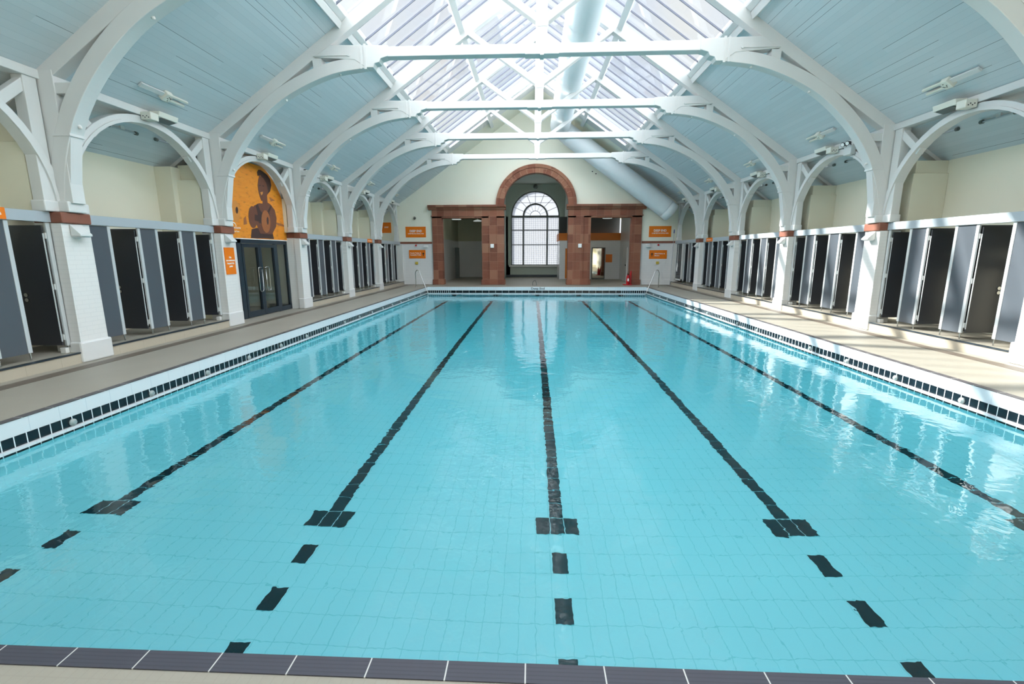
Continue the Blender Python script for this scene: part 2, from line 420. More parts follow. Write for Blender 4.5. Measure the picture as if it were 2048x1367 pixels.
# ------------------------------------------------------------------ the setting: floor, walls, ceiling
def setting():
    e = 0.11
    b = MB()
    b.box(-XO, -POOL_X - e, YN, YW, -0.2, 0); b.box(POOL_X + e, XO, YN, YW, -0.2, 0)
    b.box(-POOL_X - e, POOL_X + e, YN, POOL_Y0 - 0.1, -0.2, 0); b.box(-POOL_X - e, POOL_X + e, POOL_Y1 + 0.1, YW, -0.2, 0)
    b.box(-12.8, -XO, 13.2, 17.6, -0.2, 0)
    b.box(-7.4, 8.0, YW, 41.0, -0.2, 0)
    struct(b.build('floor', 'deck'))
    # outer walls
    t = 0.3
    for s in (-1, 1):
        b = MB()
        if s == -1:
            b.box(-XO - t, -XO, YN, 13.2, 0, 4.5); b.box(-XO - t, -XO, 17.6, YW, 0, 4.5); b.box(-XO - t, -XO, 13.2, 17.6, 2.6, 4.5)
        else: b.box(XO, XO + t, YN, YW, 0, 4.5)
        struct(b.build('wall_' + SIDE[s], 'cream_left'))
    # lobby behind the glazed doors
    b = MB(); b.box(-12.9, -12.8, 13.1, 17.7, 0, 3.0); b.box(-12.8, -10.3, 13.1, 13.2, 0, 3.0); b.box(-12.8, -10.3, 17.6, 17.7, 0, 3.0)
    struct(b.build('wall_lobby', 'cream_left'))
    b = MB(); b.box(-12.9, -10.3, 13.1, 17.7, 3.0, 3.1); struct(b.build('ceiling_lobby', 'white_wall'))
    # ceiling: planked slopes from outer wall up to the skylight
    x1 = 5.05; th = 0.12
    b = MB()
    for s in (-1, 1):
        b.prism([(s * (XO + t), roof(XO + t)), (s * x1, roof(x1)), (s * x1, roof(x1) + th), (s * (XO + t), roof(XO + t) + th)], YN, YW)
    struct(b.build('ceiling', 'planks'))
    # plaster slope beyond the end of the glazing, and over the gallery behind the camera
    b = MB()
    for s in (-1, 1):
        for y0, y1 in ((28.4, YW),):
            b.prism([(s * x1, roof(x1)), (0, RZ), (0, RZ + th), (s * x1, roof(x1) + th)], y0, y1)
    struct(b.build('ceiling_far_end', 'cream'))
    b = MB()
    for s in (-1, 1):
        b.prism([(s * x1, roof(x1)), (0, RZ), (0, RZ + th), (s * x1, roof(x1) + th)], 27.55, 28.4)
    struct(b.build('trim_1', 'white'))
    b = MB()
    for s in (-1, 1):
        b.prism([(s * x1, roof(x1)), (0, RZ), (0, RZ + th), (s * x1, roof(x1) + th)], YN, -3.0)
    struct(b.build('ceiling_near_end', 'planks'))
    # near wall behind the camera
    b = MB(); b.prism([(-XO, 0), (XO, 0), (XO, roof(XO)), (0, RZ), (-XO, roof(XO))], YN - 0.3, YN)
    struct(b.build('wall_near', 'cream'))
    # far wall with three openings (white tile up to 2.60, cream plaster above)
    wt = 0.42; y0, y1 = YW, YW + wt
    b = MB()
    zt = 2.6
    for xa, xb in ((-XO, -6.04), (-3.41, -2.07), (2.07, 3.41), (6.04, XO)): b.box(xa, xb, y0, y1, 0, zt)
    struct(b.build('wall_far', 'white_tile'))
    b = MB()
    b.box(-XO, -6.04, y0, y1, zt, 4.23); b.box(-3.41, -2.07, y0, y1, zt, 4.23); b.box(2.07, 3.41, y0, y1, zt, 4.23); b.box(6.04, XO, y0, y1, zt, 4.23)
    b.box(-XO, -2.07, y0, y1, 4.23, 5.0); b.box(2.07, XO, y0, y1, 4.23, 5.0)
    n = 24
    inner = [(2.07 * math.cos(PI * i / n), 5.0 + 1.93 * math.sin(PI * i / n)) for i in range(n + 1)]
    outer = []
    for i in range(n + 1):
        a = PI * i / n; ca, sa = math.cos(a), math.sin(a)
        # intersect ray with the gable outline
        tt = 1e9
        if abs(ca) > 1e-6: tt = min(tt, XO / abs(ca))
        tt = min(tt, (RZ + 0.1 - 5.0) / (sa + SL * abs(ca) + 1e-9))
        outer.append((tt * ca, 5.0 + tt * sa))
    outer[0] = (XO, 5.0); outer[-1] = (-XO, 5.0)
    b.band(inner, outer, y0, y1)
    struct(b.build('wall_far_upper', 'cream'))
    # brown stone dado line on the far wall
    for i, (xa, xb) in enumerate(((-8.75, -6.68), (6.68, 8.75))):
        b = MB(); b.box(xa, xb, YW - 0.03, YW, 2.6, 2.735); struct(b.build('trim_%d' % (2 + i), 'stone_cap'))
    for i, (xa, xb) in enumerate(((-8.75, -6.75), (6.75, 8.75))):
        b = MB(); b.box(xa, xb, YW - 0.03, YW, 0, 0.34); struct(b.build('baseboard_far_%d' % (1 + i), 'white_tile', bevel=0.01))
setting()

def annex():
    # rooms behind the far wall
    yb = 40.3; y1 = YW + 0.42
    b = MB()
    b.box(-7.3, -2.1, yb, yb + 0.2, 0, 3.0); b.box(6.6, 7.9, 37.0, 37.2, 0, 3.0)
    b.box(-6.62, -6.5, y1, yb, 0, 3.0); struct(b.build('wall_left_room', 'white_tile'))
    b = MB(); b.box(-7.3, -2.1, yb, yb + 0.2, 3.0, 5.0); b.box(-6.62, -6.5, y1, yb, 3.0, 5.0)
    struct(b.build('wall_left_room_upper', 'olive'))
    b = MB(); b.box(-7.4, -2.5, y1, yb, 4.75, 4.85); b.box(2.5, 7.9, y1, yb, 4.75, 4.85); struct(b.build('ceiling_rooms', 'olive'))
    # niche walls and ceiling
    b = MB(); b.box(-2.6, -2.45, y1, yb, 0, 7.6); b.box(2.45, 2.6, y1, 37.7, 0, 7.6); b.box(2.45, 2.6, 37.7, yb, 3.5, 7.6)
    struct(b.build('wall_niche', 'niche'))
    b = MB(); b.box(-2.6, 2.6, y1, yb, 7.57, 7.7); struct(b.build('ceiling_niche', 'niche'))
    # back wall of niche with the arched window opening
    r, zc, zs = 2.03, 5.02, 1.0
    b = MB(); b.box(-2.6, 2.6, yb, yb + 0.3, 0, zs); b.box(-2.6, -r, yb, yb + 0.3, zs, zc); b.box(r, 2.6, yb, yb + 0.3, zs, zc)
    n = 24; inner = [(r * math.cos(PI * i / n), zc + r * math.sin(PI * i / n)) for i in range(n + 1)]; outer = []
    for i in range(n + 1):
        a = PI * i / n; ca, sa = math.cos(a), math.sin(a); tt = min(2.6 / max(abs(ca), 1e-6), 2.7 / max(sa, 1e-6)); outer.append((tt * ca, zc + tt * sa))
    b.band(inner, outer, yb, yb + 0.3); struct(b.build('wall_niche_back', 'niche'))
    # raised ring around window head
    b = MB(); b.band([(2.03 * math.cos(PI * i / n), zc + 2.03 * math.sin(PI * i / n)) for i in range(n + 1)], [(2.28 * math.cos(PI * i / n), zc + 2.28 * math.sin(PI * i / n)) for i in range(n + 1)], yb - 0.08, yb)
    b.box(-2.28, -2.03, yb - 0.08, yb, 1.0, zc); b.box(2.03, 2.28, yb - 0.08, yb, 1.0, zc); struct(b.build('trim_4', 'niche'))
    b = MB(); b.box(-2.2, 2.2, yb - 0.16, yb, 0.86, 1.0); struct(b.build('trim_5', 'white_wall'))
    b = MB(); b.box(-2.45, 1.87, yb - 0.04, yb, 0, 0.2); struct(b.build('baseboard_niche', 'frame_dark'))
    # window_1
    w = thing('window_1', (0, yb + 0.15, 1.0)); w['kind'] = 'structure'
    yg = yb + 0.12
    b = MB(); ring = lambda ra, rb, m=24: ([(ra * math.cos(PI * i / m), zc + ra * math.sin(PI * i / m)) for i in range(m + 1)], [(rb * math.cos(PI * i / m), zc + rb * math.sin(PI * i / m)) for i in range(m + 1)])
    i_, o_ = ring(1.93, 2.03); b.band(i_, o_, yg - 0.05, yg + 0.05)
    i_, o_ = ring(0.93, 1.05); b.band(i_, o_, yg - 0.05, yg + 0.05)
    i_, o_ = ring(0.42, 0.45); b.band(i_, o_, yg - 0.02, yg + 0.02)
    b.box(-2.03, 2.03, yg - 0.06, yg + 0.06, 4.92, 5.08)
    for x in (-2.0, -1.0, 1.0, 2.0): b.box(x - 0.05, x + 0.05, yg - 0.05, yg + 0.05, 1.0, 4.95)
    for z in (1.03, 2.7, 3.9): b.box(-2.0, 2.0, yg - 0.04, yg + 0.04, z - 0.03, z + 0.03)
    for k in range(1, 8):
        a = PI * k / 8; b.bar((1.05 * math.cos(a), yg, zc + 1.05 * math.sin(a)), (1.95 * math.cos(a), yg, zc + 1.95 * math.sin(a)), 0.03, 0.03, (0, 1, 0))
        b.bar((0.44 * math.cos(a), yg, zc + 0.44 * math.sin(a)), (0.94 * math.cos(a), yg, zc + 0.94 * math.sin(a)), 0.02, 0.02, (0, 1, 0))
    for z, hw in ((6.1, 1.62), (6.6, 1.2)): b.box(-hw, hw, yg - 0.015, yg + 0.015, z - 0.012, z + 0.012)
    b.build('window_frame', 'window_frame', w)
    b = MB()
    for i in range(1, 26):
        x = -2.0 + i * 4.0 / 26
        b.box(x - 0.010, x + 0.010, yg - 0.01, yg + 0.01, 1.05, 4.93)
    for i in range(1, 24):
        z = 1.05 + i * 3.9 / 24; b.box(-1.98, 1.98, yg - 0.009, yg + 0.009, z - 0.009, z + 0.009)
    b.build('leaded_bars', 'window_frame', w)
    b = MB(); pts = [(-2.0, 1.0)] + [(2.0 * math.cos(PI - PI * i / 24), zc + 2.0 * math.sin(PI * i / 24)) for i in range(25)] + [(2.0, 1.0)]
    b.prism(pts, yg + 0.012, yg + 0.018); b.build('window_pane', 'frost', w)
    # enclosed corner room with orange pelmet seen through middle and right openings
    b = MB(); b.box(1.87, 6.6, 37.0, 37.1, 0, 2.95) ; b.box(1.87, 1.97, 37.1, yb, 0, 2.95)
    b.box(6.5, 6.6, y1, 37.0, 0, 4.75); struct(b.build('wall_corner_room', 'white_tile'))
    b = MB(); b.box(1.8, 6.5, 36.95, 37.12, 2.95, 3.5); b.box(1.8, 1.97, 37.12, yb, 2.95, 3.5); struct(b.build('trim_6', 'orange_board'))
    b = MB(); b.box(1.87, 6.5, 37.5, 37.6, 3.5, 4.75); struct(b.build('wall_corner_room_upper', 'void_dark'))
    o = MB().box(2.32, 2.62, 36.94, 36.99, 0.05, 2.35).build('orange_panel', 'orange_board'); tag(o, 'tall narrow orange board on the wall seen past the middle arch', 'board')
    mr = thing('framed_mirror', (4.87, 36.9, 0.0), 'tall framed mirror reflecting the pool seen through the right stone doorway', 'mirror')
    MB().box(4.42, 5.32, 36.95, 36.98, 0.1, 2.35).build('mirror_glass', 'mirror', mr)
    b = MB(); b.box(4.36, 4.42, 36.93, 37.0, 0.0, 2.42); b.box(5.32, 5.38, 36.93, 37.0, 0.0, 2.42); b.box(4.42, 5.32, 36.93, 37.0, 2.35, 2.42); b.box(4.42, 5.32, 36.93, 37.0, 0.0, 0.1)
    b.build('mirror_frame', 'window_frame', mr)
    sg = thing('wall_sign', (5.65, 36.98, 1.25), 'small square orange notice on the tiled wall beside the mirror', 'sign')
    MB().box(5.42, 5.92, 36.96, 36.995, 1.3, 1.9).build('sign_panel', 'orange', sg)
    # white door in right room
    dr = thing('door_1', (6.45, 34.6, 0)); dr['kind'] = 'structure'
    MB().box(6.42, 6.49, 33.9, 35.3, 0, 2.4).build('door_leaf', 'white_wall', dr, bevel=0.01)
    MB().tube([(6.36, 34.1, 1.15), (6.42, 34.1, 1.15)], 0.05, 10).build('door_handle', 'black', dr)
    # dark upright post in the left room
    o = MB().box(-6.45, -6.15, 38.2, 38.45, 0, 2.45).build('upright_post', 'window_frame', bevel=0.01); tag(o, 'grey upright casing against the tiled wall inside the left stone doorway', 'post')
    # ceiling lamps
    lp = [(-6.0, 36.5, 'left'), (-4.6, 38.4, 'left'), (5.9, 34.6, 'right'), (5.3, 36.0, 'right')]
    for i, (x, y, w_) in enumerate(lp):
        t = thing('ceiling_lamp', (x, y, 4.5), 'shallow white ceiling lamp, %s of two, behind the %s stone doorway' % (('nearer', 'farther')[i % 2], w_), 'lamp', 'ceiling lamps in the far rooms')
        MB().tube([(x, y, 4.75), (x, y, 4.62)], 0.03, 8).build('stem', 'white_wall', t)
        MB().tube([(x, y, 4.62), (x, y, 4.55), (x, y, 4.5)], [0.1, 0.36, 0.34], 20).build('lamp_shade', 'lampglow', t, smooth=False)
    for x0, x1, yy in ((-6.3, -2.8, 35.5), (2.9, 6.2, 33.8), (-1.6, 1.4, 35.5)):
        pass
    t = thing('surveillance_camera', (0, 39.9, 7.2), 'small grey dome above the arched window head', 'camera')
    MB().tube([(0, 40.2, 7.35), (0, 40.0, 7.3), (0, 39.9, 7.25)], [0.2, 0.16, 0.05], 14).build('dome', 'window_frame', t)
annex()
for i, (lx, ly, e) in enumerate(((-4.8, 31.6, 22), (4.8, 31.6, 22), (0, 31.6, 45))):  # fill lights hidden above the openings to brighten the far rooms and niche
    l = bpy.data.lights.new('room_fill', 'POINT'); l.energy = e; l.shadow_soft_size = 0.3; lo = bpy.data.objects.new('room_fill_light', l); C.objects.link(lo); lo.location = (lx, ly, 4.6 if i < 2 else 7.35)
l = bpy.data.lights.new('lobby_fill', 'POINT'); l.energy = 8; l.shadow_soft_size = 0.3; lo = bpy.data.objects.new('lobby_fill_light', l); C.objects.link(lo); lo.location = (-11.4, 15.4, 2.7)  # fill light without a fitting, brightens the lobby behind the glass doors

# ------------------------------------------------------------------ skylight
def skylight():
    y0, y1 = -3.0, 27.55; xa = 4.92
    for s in (-1, 1):
        w = thing('window_%d' % (2 if s < 0 else 3), (s * 3, 12, 8)); w['kind'] = 'structure'
        b = MB(); b.prism([(s * xa, roof(xa) + 0.055), (s * 0.1, roof(0.1) + 0.055), (s * 0.1, roof(0.1) + 0.067), (s * xa, roof(xa) + 0.067)], y0, y1)
        b.build('panes', 'roof_glass', w)
        b = MB(); k = 0; y = 14.10 - 0.6513 * 26
        nrm = Vector((s * SL, 0, 1)).normalized()
        while y < y1:
            if y > y0:
                p0 = Vector((s * xa, y, roof(xa))) + nrm * 0.02; p1 = Vector((s * 0.08, y, roof(0.08))) + nrm * 0.02
                b.bar(p0, p1, 0.024, 0.045, nrm)
            y += 0.6513
        b.build('glazing_bars', 'bar_grey', w)
        # curb of two boards with dark joint
        b = MB(); b.prism([(s * 5.14, roof(5.14) - 0.002), (s * 5.14, roof(5.14) + 0.13), (s * 4.98, roof(4.98) + 0.13), (s * 4.98, roof(4.98) - 0.055), (s * 5.04, roof(5.14) - 0.075)], y0, y1)
        b.build('curb', 'white', w)
        b = MB(); b.prism([(s * 4.97, roof(4.97) - 0.03), (s * 4.97, roof(4.97) + 0.13), (s * 4.86, roof(4.86) + 0.13), (s * 4.86, roof(4.86) - 0.01)], y0, y1)
        b.build('sill_board', 'white', w)
    b = MB(); b.box(-0.09, 0.09, YN, YW, RZ - 0.22, RZ + 0.12); r = struct(b.build('trim_7', 'white'))
    for s in (-1, 1):
        x = 2.62
        b = MB(); c = Vector((s * x, 0, roof(x) - 0.085)); nrm = Vector((s * SL, 0, 1)).normalized()
        b.bar((c.x, y0 - 1.5, c.z), (c.x, 29.0, c.z), 0.19, 0.16, nrm)
        o = b.build('purlin', 'white'); tag(o, 'long white timber purlin under the %s slope of the skylight' % SIDE[s], 'beam', 'skylight purlins')
skylight()

# ------------------------------------------------------------------ roof trusses
def smooth_pts(pts, n=6):
    out = []
    for i in range(len(pts) - 1):
        p0 = pts[max(i - 1, 0)]; p1 = pts[i]; p2 = pts[i + 1]; p3 = pts[min(i + 2, len(pts) - 1)]
        for k in range(n):
            t = k / n
            out.append(tuple(0.5 * ((2 * b) + (-a + c) * t + (2 * a - 5 * b + 4 * c - d) * t * t + (-a + 3 * b - 3 * c + d) * t ** 3) for a, b, c, d in zip(p0, p1, p2, p3)))
    out.append(pts[-1]); return out
INTR = smooth_pts([(8.60, 2.88), (8.50, 3.40), (8.40, 3.75), (8.17, 4.30), (7.80, 4.86), (7.31, 5.38), (6.73, 5.84), (6.0, 6.22), (5.27, 6.47), (4.62, 6.57), (4.42, 6.59)])
def offset(pts, d):
    out = []
    for i, p in enumerate(pts):
        a = pts[max(i - 1, 0)]; b = pts[min(i + 1, len(pts) - 1)]; t = Vector((b[0] - a[0], b[1] - a[1])).normalized()
        dd = d[i] if isinstance(d, list) else d
        out.append((p[0] + t.y * dd, p[1] - t.x * dd))
    return out
def make_truss(k):
    y = YC(k); t = 0.13
    T = thing('roof_truss', (0, y, 2.74))
    b = MB(); b.box(-4.05, 4.05, y - t, y + t, 6.845, 7.075); b.box(-0.42, 0.42, y - t - 0.02, y + t + 0.02, 6.825, 6.862)
    b.build('tie_beam', 'white', T, bevel=0.012)
    for s in (-1, 1):
        # knee where rib, tie and rafter meet
        b = MB(); b.prism([(s * 3.84, 6.86), (s * 3.84, 7.10), (s * 5.30, 7.13), (s * 5.75, 6.86), (s * 4.7, 6.785), (s * 4.42, 6.60), (s * 4.24, 6.60), (s * 4.20, 6.69), (s * 4.08, 6.72), (s * 4.04, 6.80)], y - t - 0.01, y + t + 0.01)
        b.build('knee_block', 'white', T, bevel=0.01)
        n = len(INTR); depth = [0.24 + 0.04 * min(1, i / 20) for i in range(n)]
        ins = [(s * p[0], p[1]) for p in INTR]; outs = [(s * p[0], p[1]) for p in offset(INTR, [-d for d in depth])]
        if abs(outs[0][0]) < abs(ins[0][0]): outs = [(s * p[0], p[1]) for p in offset(INTR, depth)]
        b = MB(); b.band(ins, outs, y - t, y + t)
        rib = b.build('arch_rib', 'white', T, bevel=0.01)
        for q in (4, 17, 37, 49):
            if q < n:
                p = ins[q]; bb = MB(); bb.tube([(p[0], y, p[1] + 0.01), (p[0] * 0.997, y, p[1] - 0.012), (p[0] * 0.994, y, p[1] - 0.03)], [0.035, 0.03, 0.008], 10); bb.build('bolt', 'white', rib)
        # post and gusset
        b = MB(); b.box(s * 8.44, s * 8.74, y - t + 0.007, y + t - 0.007, 2.9, 5.10); b.build('post', 'white', T, bevel=0.008)
        b = MB(); b.prism([(s * 8.5, 2.9), (s * 8.62, 2.9), (s * 8.55, 4.05), (s * 8.30, 4.02)], y - t + 0.02, y + t - 0.02); b.build('gusset', 'white', T)
        b = MB(); b.box(s * 8.49, s * 8.76, y - t - 0.05, y + t + 0.05, 2.74, 2.93); b.build('corbel', 'white', T, bevel=0.02)
        # rafter
        zr = lambda x: 5.0 + (8.38 - x) * 0.684
        b = MB(); b.prism([(s * 8.735, zr(8.735) + 0.05), (s * 0.0, zr(0) + 0.0), (0, RZ + 0.02), (s * 8.735, roof(8.735) + 0.02)], y - t + 0.014, y + t - 0.014); b.build('rafter', 'white', T, bevel=0.008)
        # hammer strut
        b = MB(); b.box(s * 8.0, s * 8.46, y - t + 0.03, y + t - 0.03, 4.72, 4.90); b.build('hammer_strut', 'white', T, bevel=0.008)
        # short radial strut
        b = MB(); b.prism([(s * 5.76, 6.42), (s * 5.56, 6.46), (s * 5.56, 6.84), (s * 5.80, 6.84)], y - t + 0.01, y + t - 0.01); b.build('radial_strut', 'white', T)
        # diagonal brace from king post to purlin
        b = MB(); b.bar((s * 0.1, y, 7.63), (s * 2.55, y, 9.32), 0.23, 0.17, (0, 0, 1)); b.build('diagonal_brace', 'white', T, bevel=0.01)
        # iron strap round rib and post
        b = MB(); b.box(s * 8.275, s * 8.60, y - t - 0.012, y + t + 0.012, 4.03, 4.075); b.build('strap', 'white', T)
        b = MB(); b.box(s * 4.40, s * 4.46, y - t - 0.022, y - t, 6.56, 7.14); b.box(s * 4.52, s * 4.56, y - t - 0.018, y - t, 6.57, 7.13); b.build('tie_strap', 'white', T)
        b = MB(); b.box(s * 4.84, s * 5.75, y - t - 0.03, y - t, 6.875, 6.905); b.tube([(s * 4.84, y - t - 0.04, 6.89), (s * 4.84, y - t, 6.89)], 0.035, 10); b.build('iron_bolt_plate', 'white', T)
    b = MB(); b.box(-0.13, 0.13, y - t + 0.005, y + t - 0.005, 7.0, 10.9); b.prism([(-0.13, 7.45), (0.13, 7.45), (0.2, 7.72), (-0.2, 7.72)], y - t - 0.004, y + t + 0.004); b.box(-0.05, 0.05, y - t - 0.03, y + t + 0.03, 6.80, 7.1)
    b.build('king_post', 'white', T, bevel=0.01)
    return T
tl = ['nearest roof truss, only the feet of its curved ribs in view at the top corners',
      'second roof truss from the camera, broadest full tie beam across the picture',
      'third roof truss from the camera, middle of the five white trusses',
      'fourth roof truss from the camera, next to last before the gable wall',
      'farthest roof truss, standing just in front of the cream gable wall']
T1 = make_truss(1); tag(T1, tl[0], 'roof truss', 'white timber roof trusses')
for k in range(2, 6): dup(T1, (0, PITCH * (k - 1), 0), tl[k - 1])

# ------------------------------------------------------------------ piers
def make_pier(s, k):
    y = YC(k); P = thing('pier', (s * 8.8, y, 0), '%s white painted pier from the camera on the %s side of the pool' % (ORD[k], SIDE[s]), 'pier', 'white piers with red stone caps')
    b = MB(); b.prism([(y - 0.285, 0.38), (y + 0.285, 0.38), (y + 0.27, 2.54), (y - 0.27, 2.54)], s * 8.595, s * 8.79, 'x'); b.box(s * 8.78, s * 9.12, y - 0.24, y + 0.24, 0, 2.6)
    b.build('shaft', 'brick_y', P)
    b = MB(); b.box(s * 8.56, s * 8.79, y - 0.325, y + 0.335, 0, 0.39); b.build('base_block', 'white', P, bevel=0.03)
    b = MB(); b.box(s * 8.545, s * 8.79, y - 0.285, y + 0.285, 2.545, 2.735); b.box(s * 8.79, s * 9.12, y - 0.25, y + 0.25, 2.545, 2.735); b.build('cap_stone', 'stone_cap', P, bevel=0.02)
    return P
piers = {}
for s in (-1, 1):
    for k in range(1, 6):
        piers[s, k] = make_pier(s, k)
        # wedge shaped wall light below cap
        y = YC(k) - 0.02
        L = thing('wall_light', (s * 8.5, y, 2.3), 'white wedge shaped wall light under the cap of the %s pier on the %s' % (ORD[k], SIDE[s]), 'light', 'wedge wall lights on the piers')
        b = MB(); b.prism([(s * 8.585, 2.535), (s * 8.40, 2.355), (s * 8.40, 2.32), (s * 8.585, 2.32)], y - 0.11, y + 0.13); b.build('housing', 'greybox', L, bevel=0.008)
        b = MB(); b.box(s * 8.43, s * 8.57, y - 0.09, y + 0.11, 2.30, 2.322); b.build('diffuser', 'silver', L)
    # half pier against the far wall
    b = MB(); b.box(s * 8.6, s * 9.12, YW - 0.16, YW, 0, 2.6); o = struct(b.build('trim_%d' % (8 if s < 0 else 9), 'white_wall'))

# ------------------------------------------------------------------ arcade between piers
def make_arcade(s, j):
    # bay j lies between centres YC(j) and YC(j+1)
    yc = YC(j) + PITCH / 2; A = thing('arcade_arch', (s * 8.81, yc, 2.74)); xa, xb = s * 8.70, s * 8.92
    n = 28; r0, r1 = 2.0, 2.168; zc = 2.79
    inn = [(yc + r0 * math.cos(PI * i / n), zc + r0 * math.sin(PI * i / n)) for i in range(n + 1)]
    out = [(yc + r1 * math.cos(PI * i / n), zc + (r1 - 0.01) * math.sin(PI * i / n)) for i in range(n + 1)]
    b = MB(); b.band(inn, out, xa, xb, 'x'); b.build('arch_ring', 'white', A, bevel=0.012)
    ro = 2.06
    b = MB(); b.band([(yc + r0 * 1.0 * math.cos(PI * i / n), zc + r0 * math.sin(PI * i / n)) for i in range(n + 1)], [(yc + ro * math.cos(PI * i / n), zc + ro * math.sin(PI * i / n)) for i in range(n + 1)], xa - s * 0.025, xa, 'x'); b.build('ring_bead', 'white', A)
    for d in (-1, 1):
        yp = yc + d * (PITCH / 2 - 0.02)
        b = MB(); b.box(xa + s * 0.008, xb - s * 0.008, yp - d * 0.13, yp - d * 0.36, 2.74, 4.95); b.build('post', 'white', A, bevel=0.008)
        b = MB(); b.bar((s * 8.81, yp - d * 0.2, 4.93), (s * 8.81, yp - d * 0.9, 4.30), 0.16, 0.15, (1, 0, 0)); b.build('spandrel_brace', 'white', A, bevel=0.01)
        b = MB(); b.box(xa - s * 0.03, xb + s * 0.01, yp - d * 0.12, yp - d * 0.40, 2.74, 2.93); b.build('corbel', 'white', A, bevel=0.02)
    return A
for s in (-1, 1):
    base = make_arcade(s, 1)
    nm = lambda j: 'white timber arch framing the orange artwork on the left' if (s < 0 and j == 2) else 'white timber arch ' + ('before the first SIDE pier', 'between first and second SIDE piers', 'between second and third SIDE piers', 'between third and fourth SIDE piers', 'between fourth and fifth SIDE piers', 'between the fifth SIDE pier and the end wall')[j].replace('SIDE', SIDE[s])
    tag(base, nm(1), 'arch', 'timber arcade arches')
    for j in (0, 2, 3, 4, 5): dup(base, (0, PITCH * (j - 1), 0), nm(j))
    b = MB(); b.box(s * 8.68, s * 8.94, YN, YW, 4.95, 5.12 - 0.02)
    o = b.build('wall_plate', 'white', bevel=0.01); tag(o, 'long white timber beam running along the tops of the %s arches' % SIDE[s], 'beam', 'arcade top beams')
    # aisle cross walls behind the piers
    for k in range(1, 6):
        y = YC(k); b = MB()
        if s < 0:
            if k in (2, 3):
                b.box(-XO, -9.12, y - 0.2, y + 0.2, 0, 3.9)
            b.box(-XO, -9.55, y - 0.52, y + 0.3, 2.4, roof(XO) + 0.0); b.box(-9.6, -8.95, y - 0.36, y + 0.3, 2.74, 3.9); b.box(-9.6, -9.0, y - 0.2, y + 0.2, 3.9, 4.3)
        else:
            b.box(9.17, XO, y - 0.32, y + 0.32, 2.4, 3.91); b.box(9.24, XO, y - 0.26, y + 0.26, 3.91, roof(XO))
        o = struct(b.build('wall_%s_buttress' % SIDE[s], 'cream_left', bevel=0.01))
        b = MB(); b.prism([(s * 9.0, roof(9.0) - 0.1), (s * XO, roof(XO) - 0.1), (s * XO, roof(XO)), (s * 9.0, roof(9.0))], y - 0.1, y + 0.1)
        o = b.build('aisle_rafter', 'white'); tag(o, 'short white rafter in the %s aisle behind the %s pier' % (SIDE[s], ORD[k]), 'beam', 'short aisle rafters')

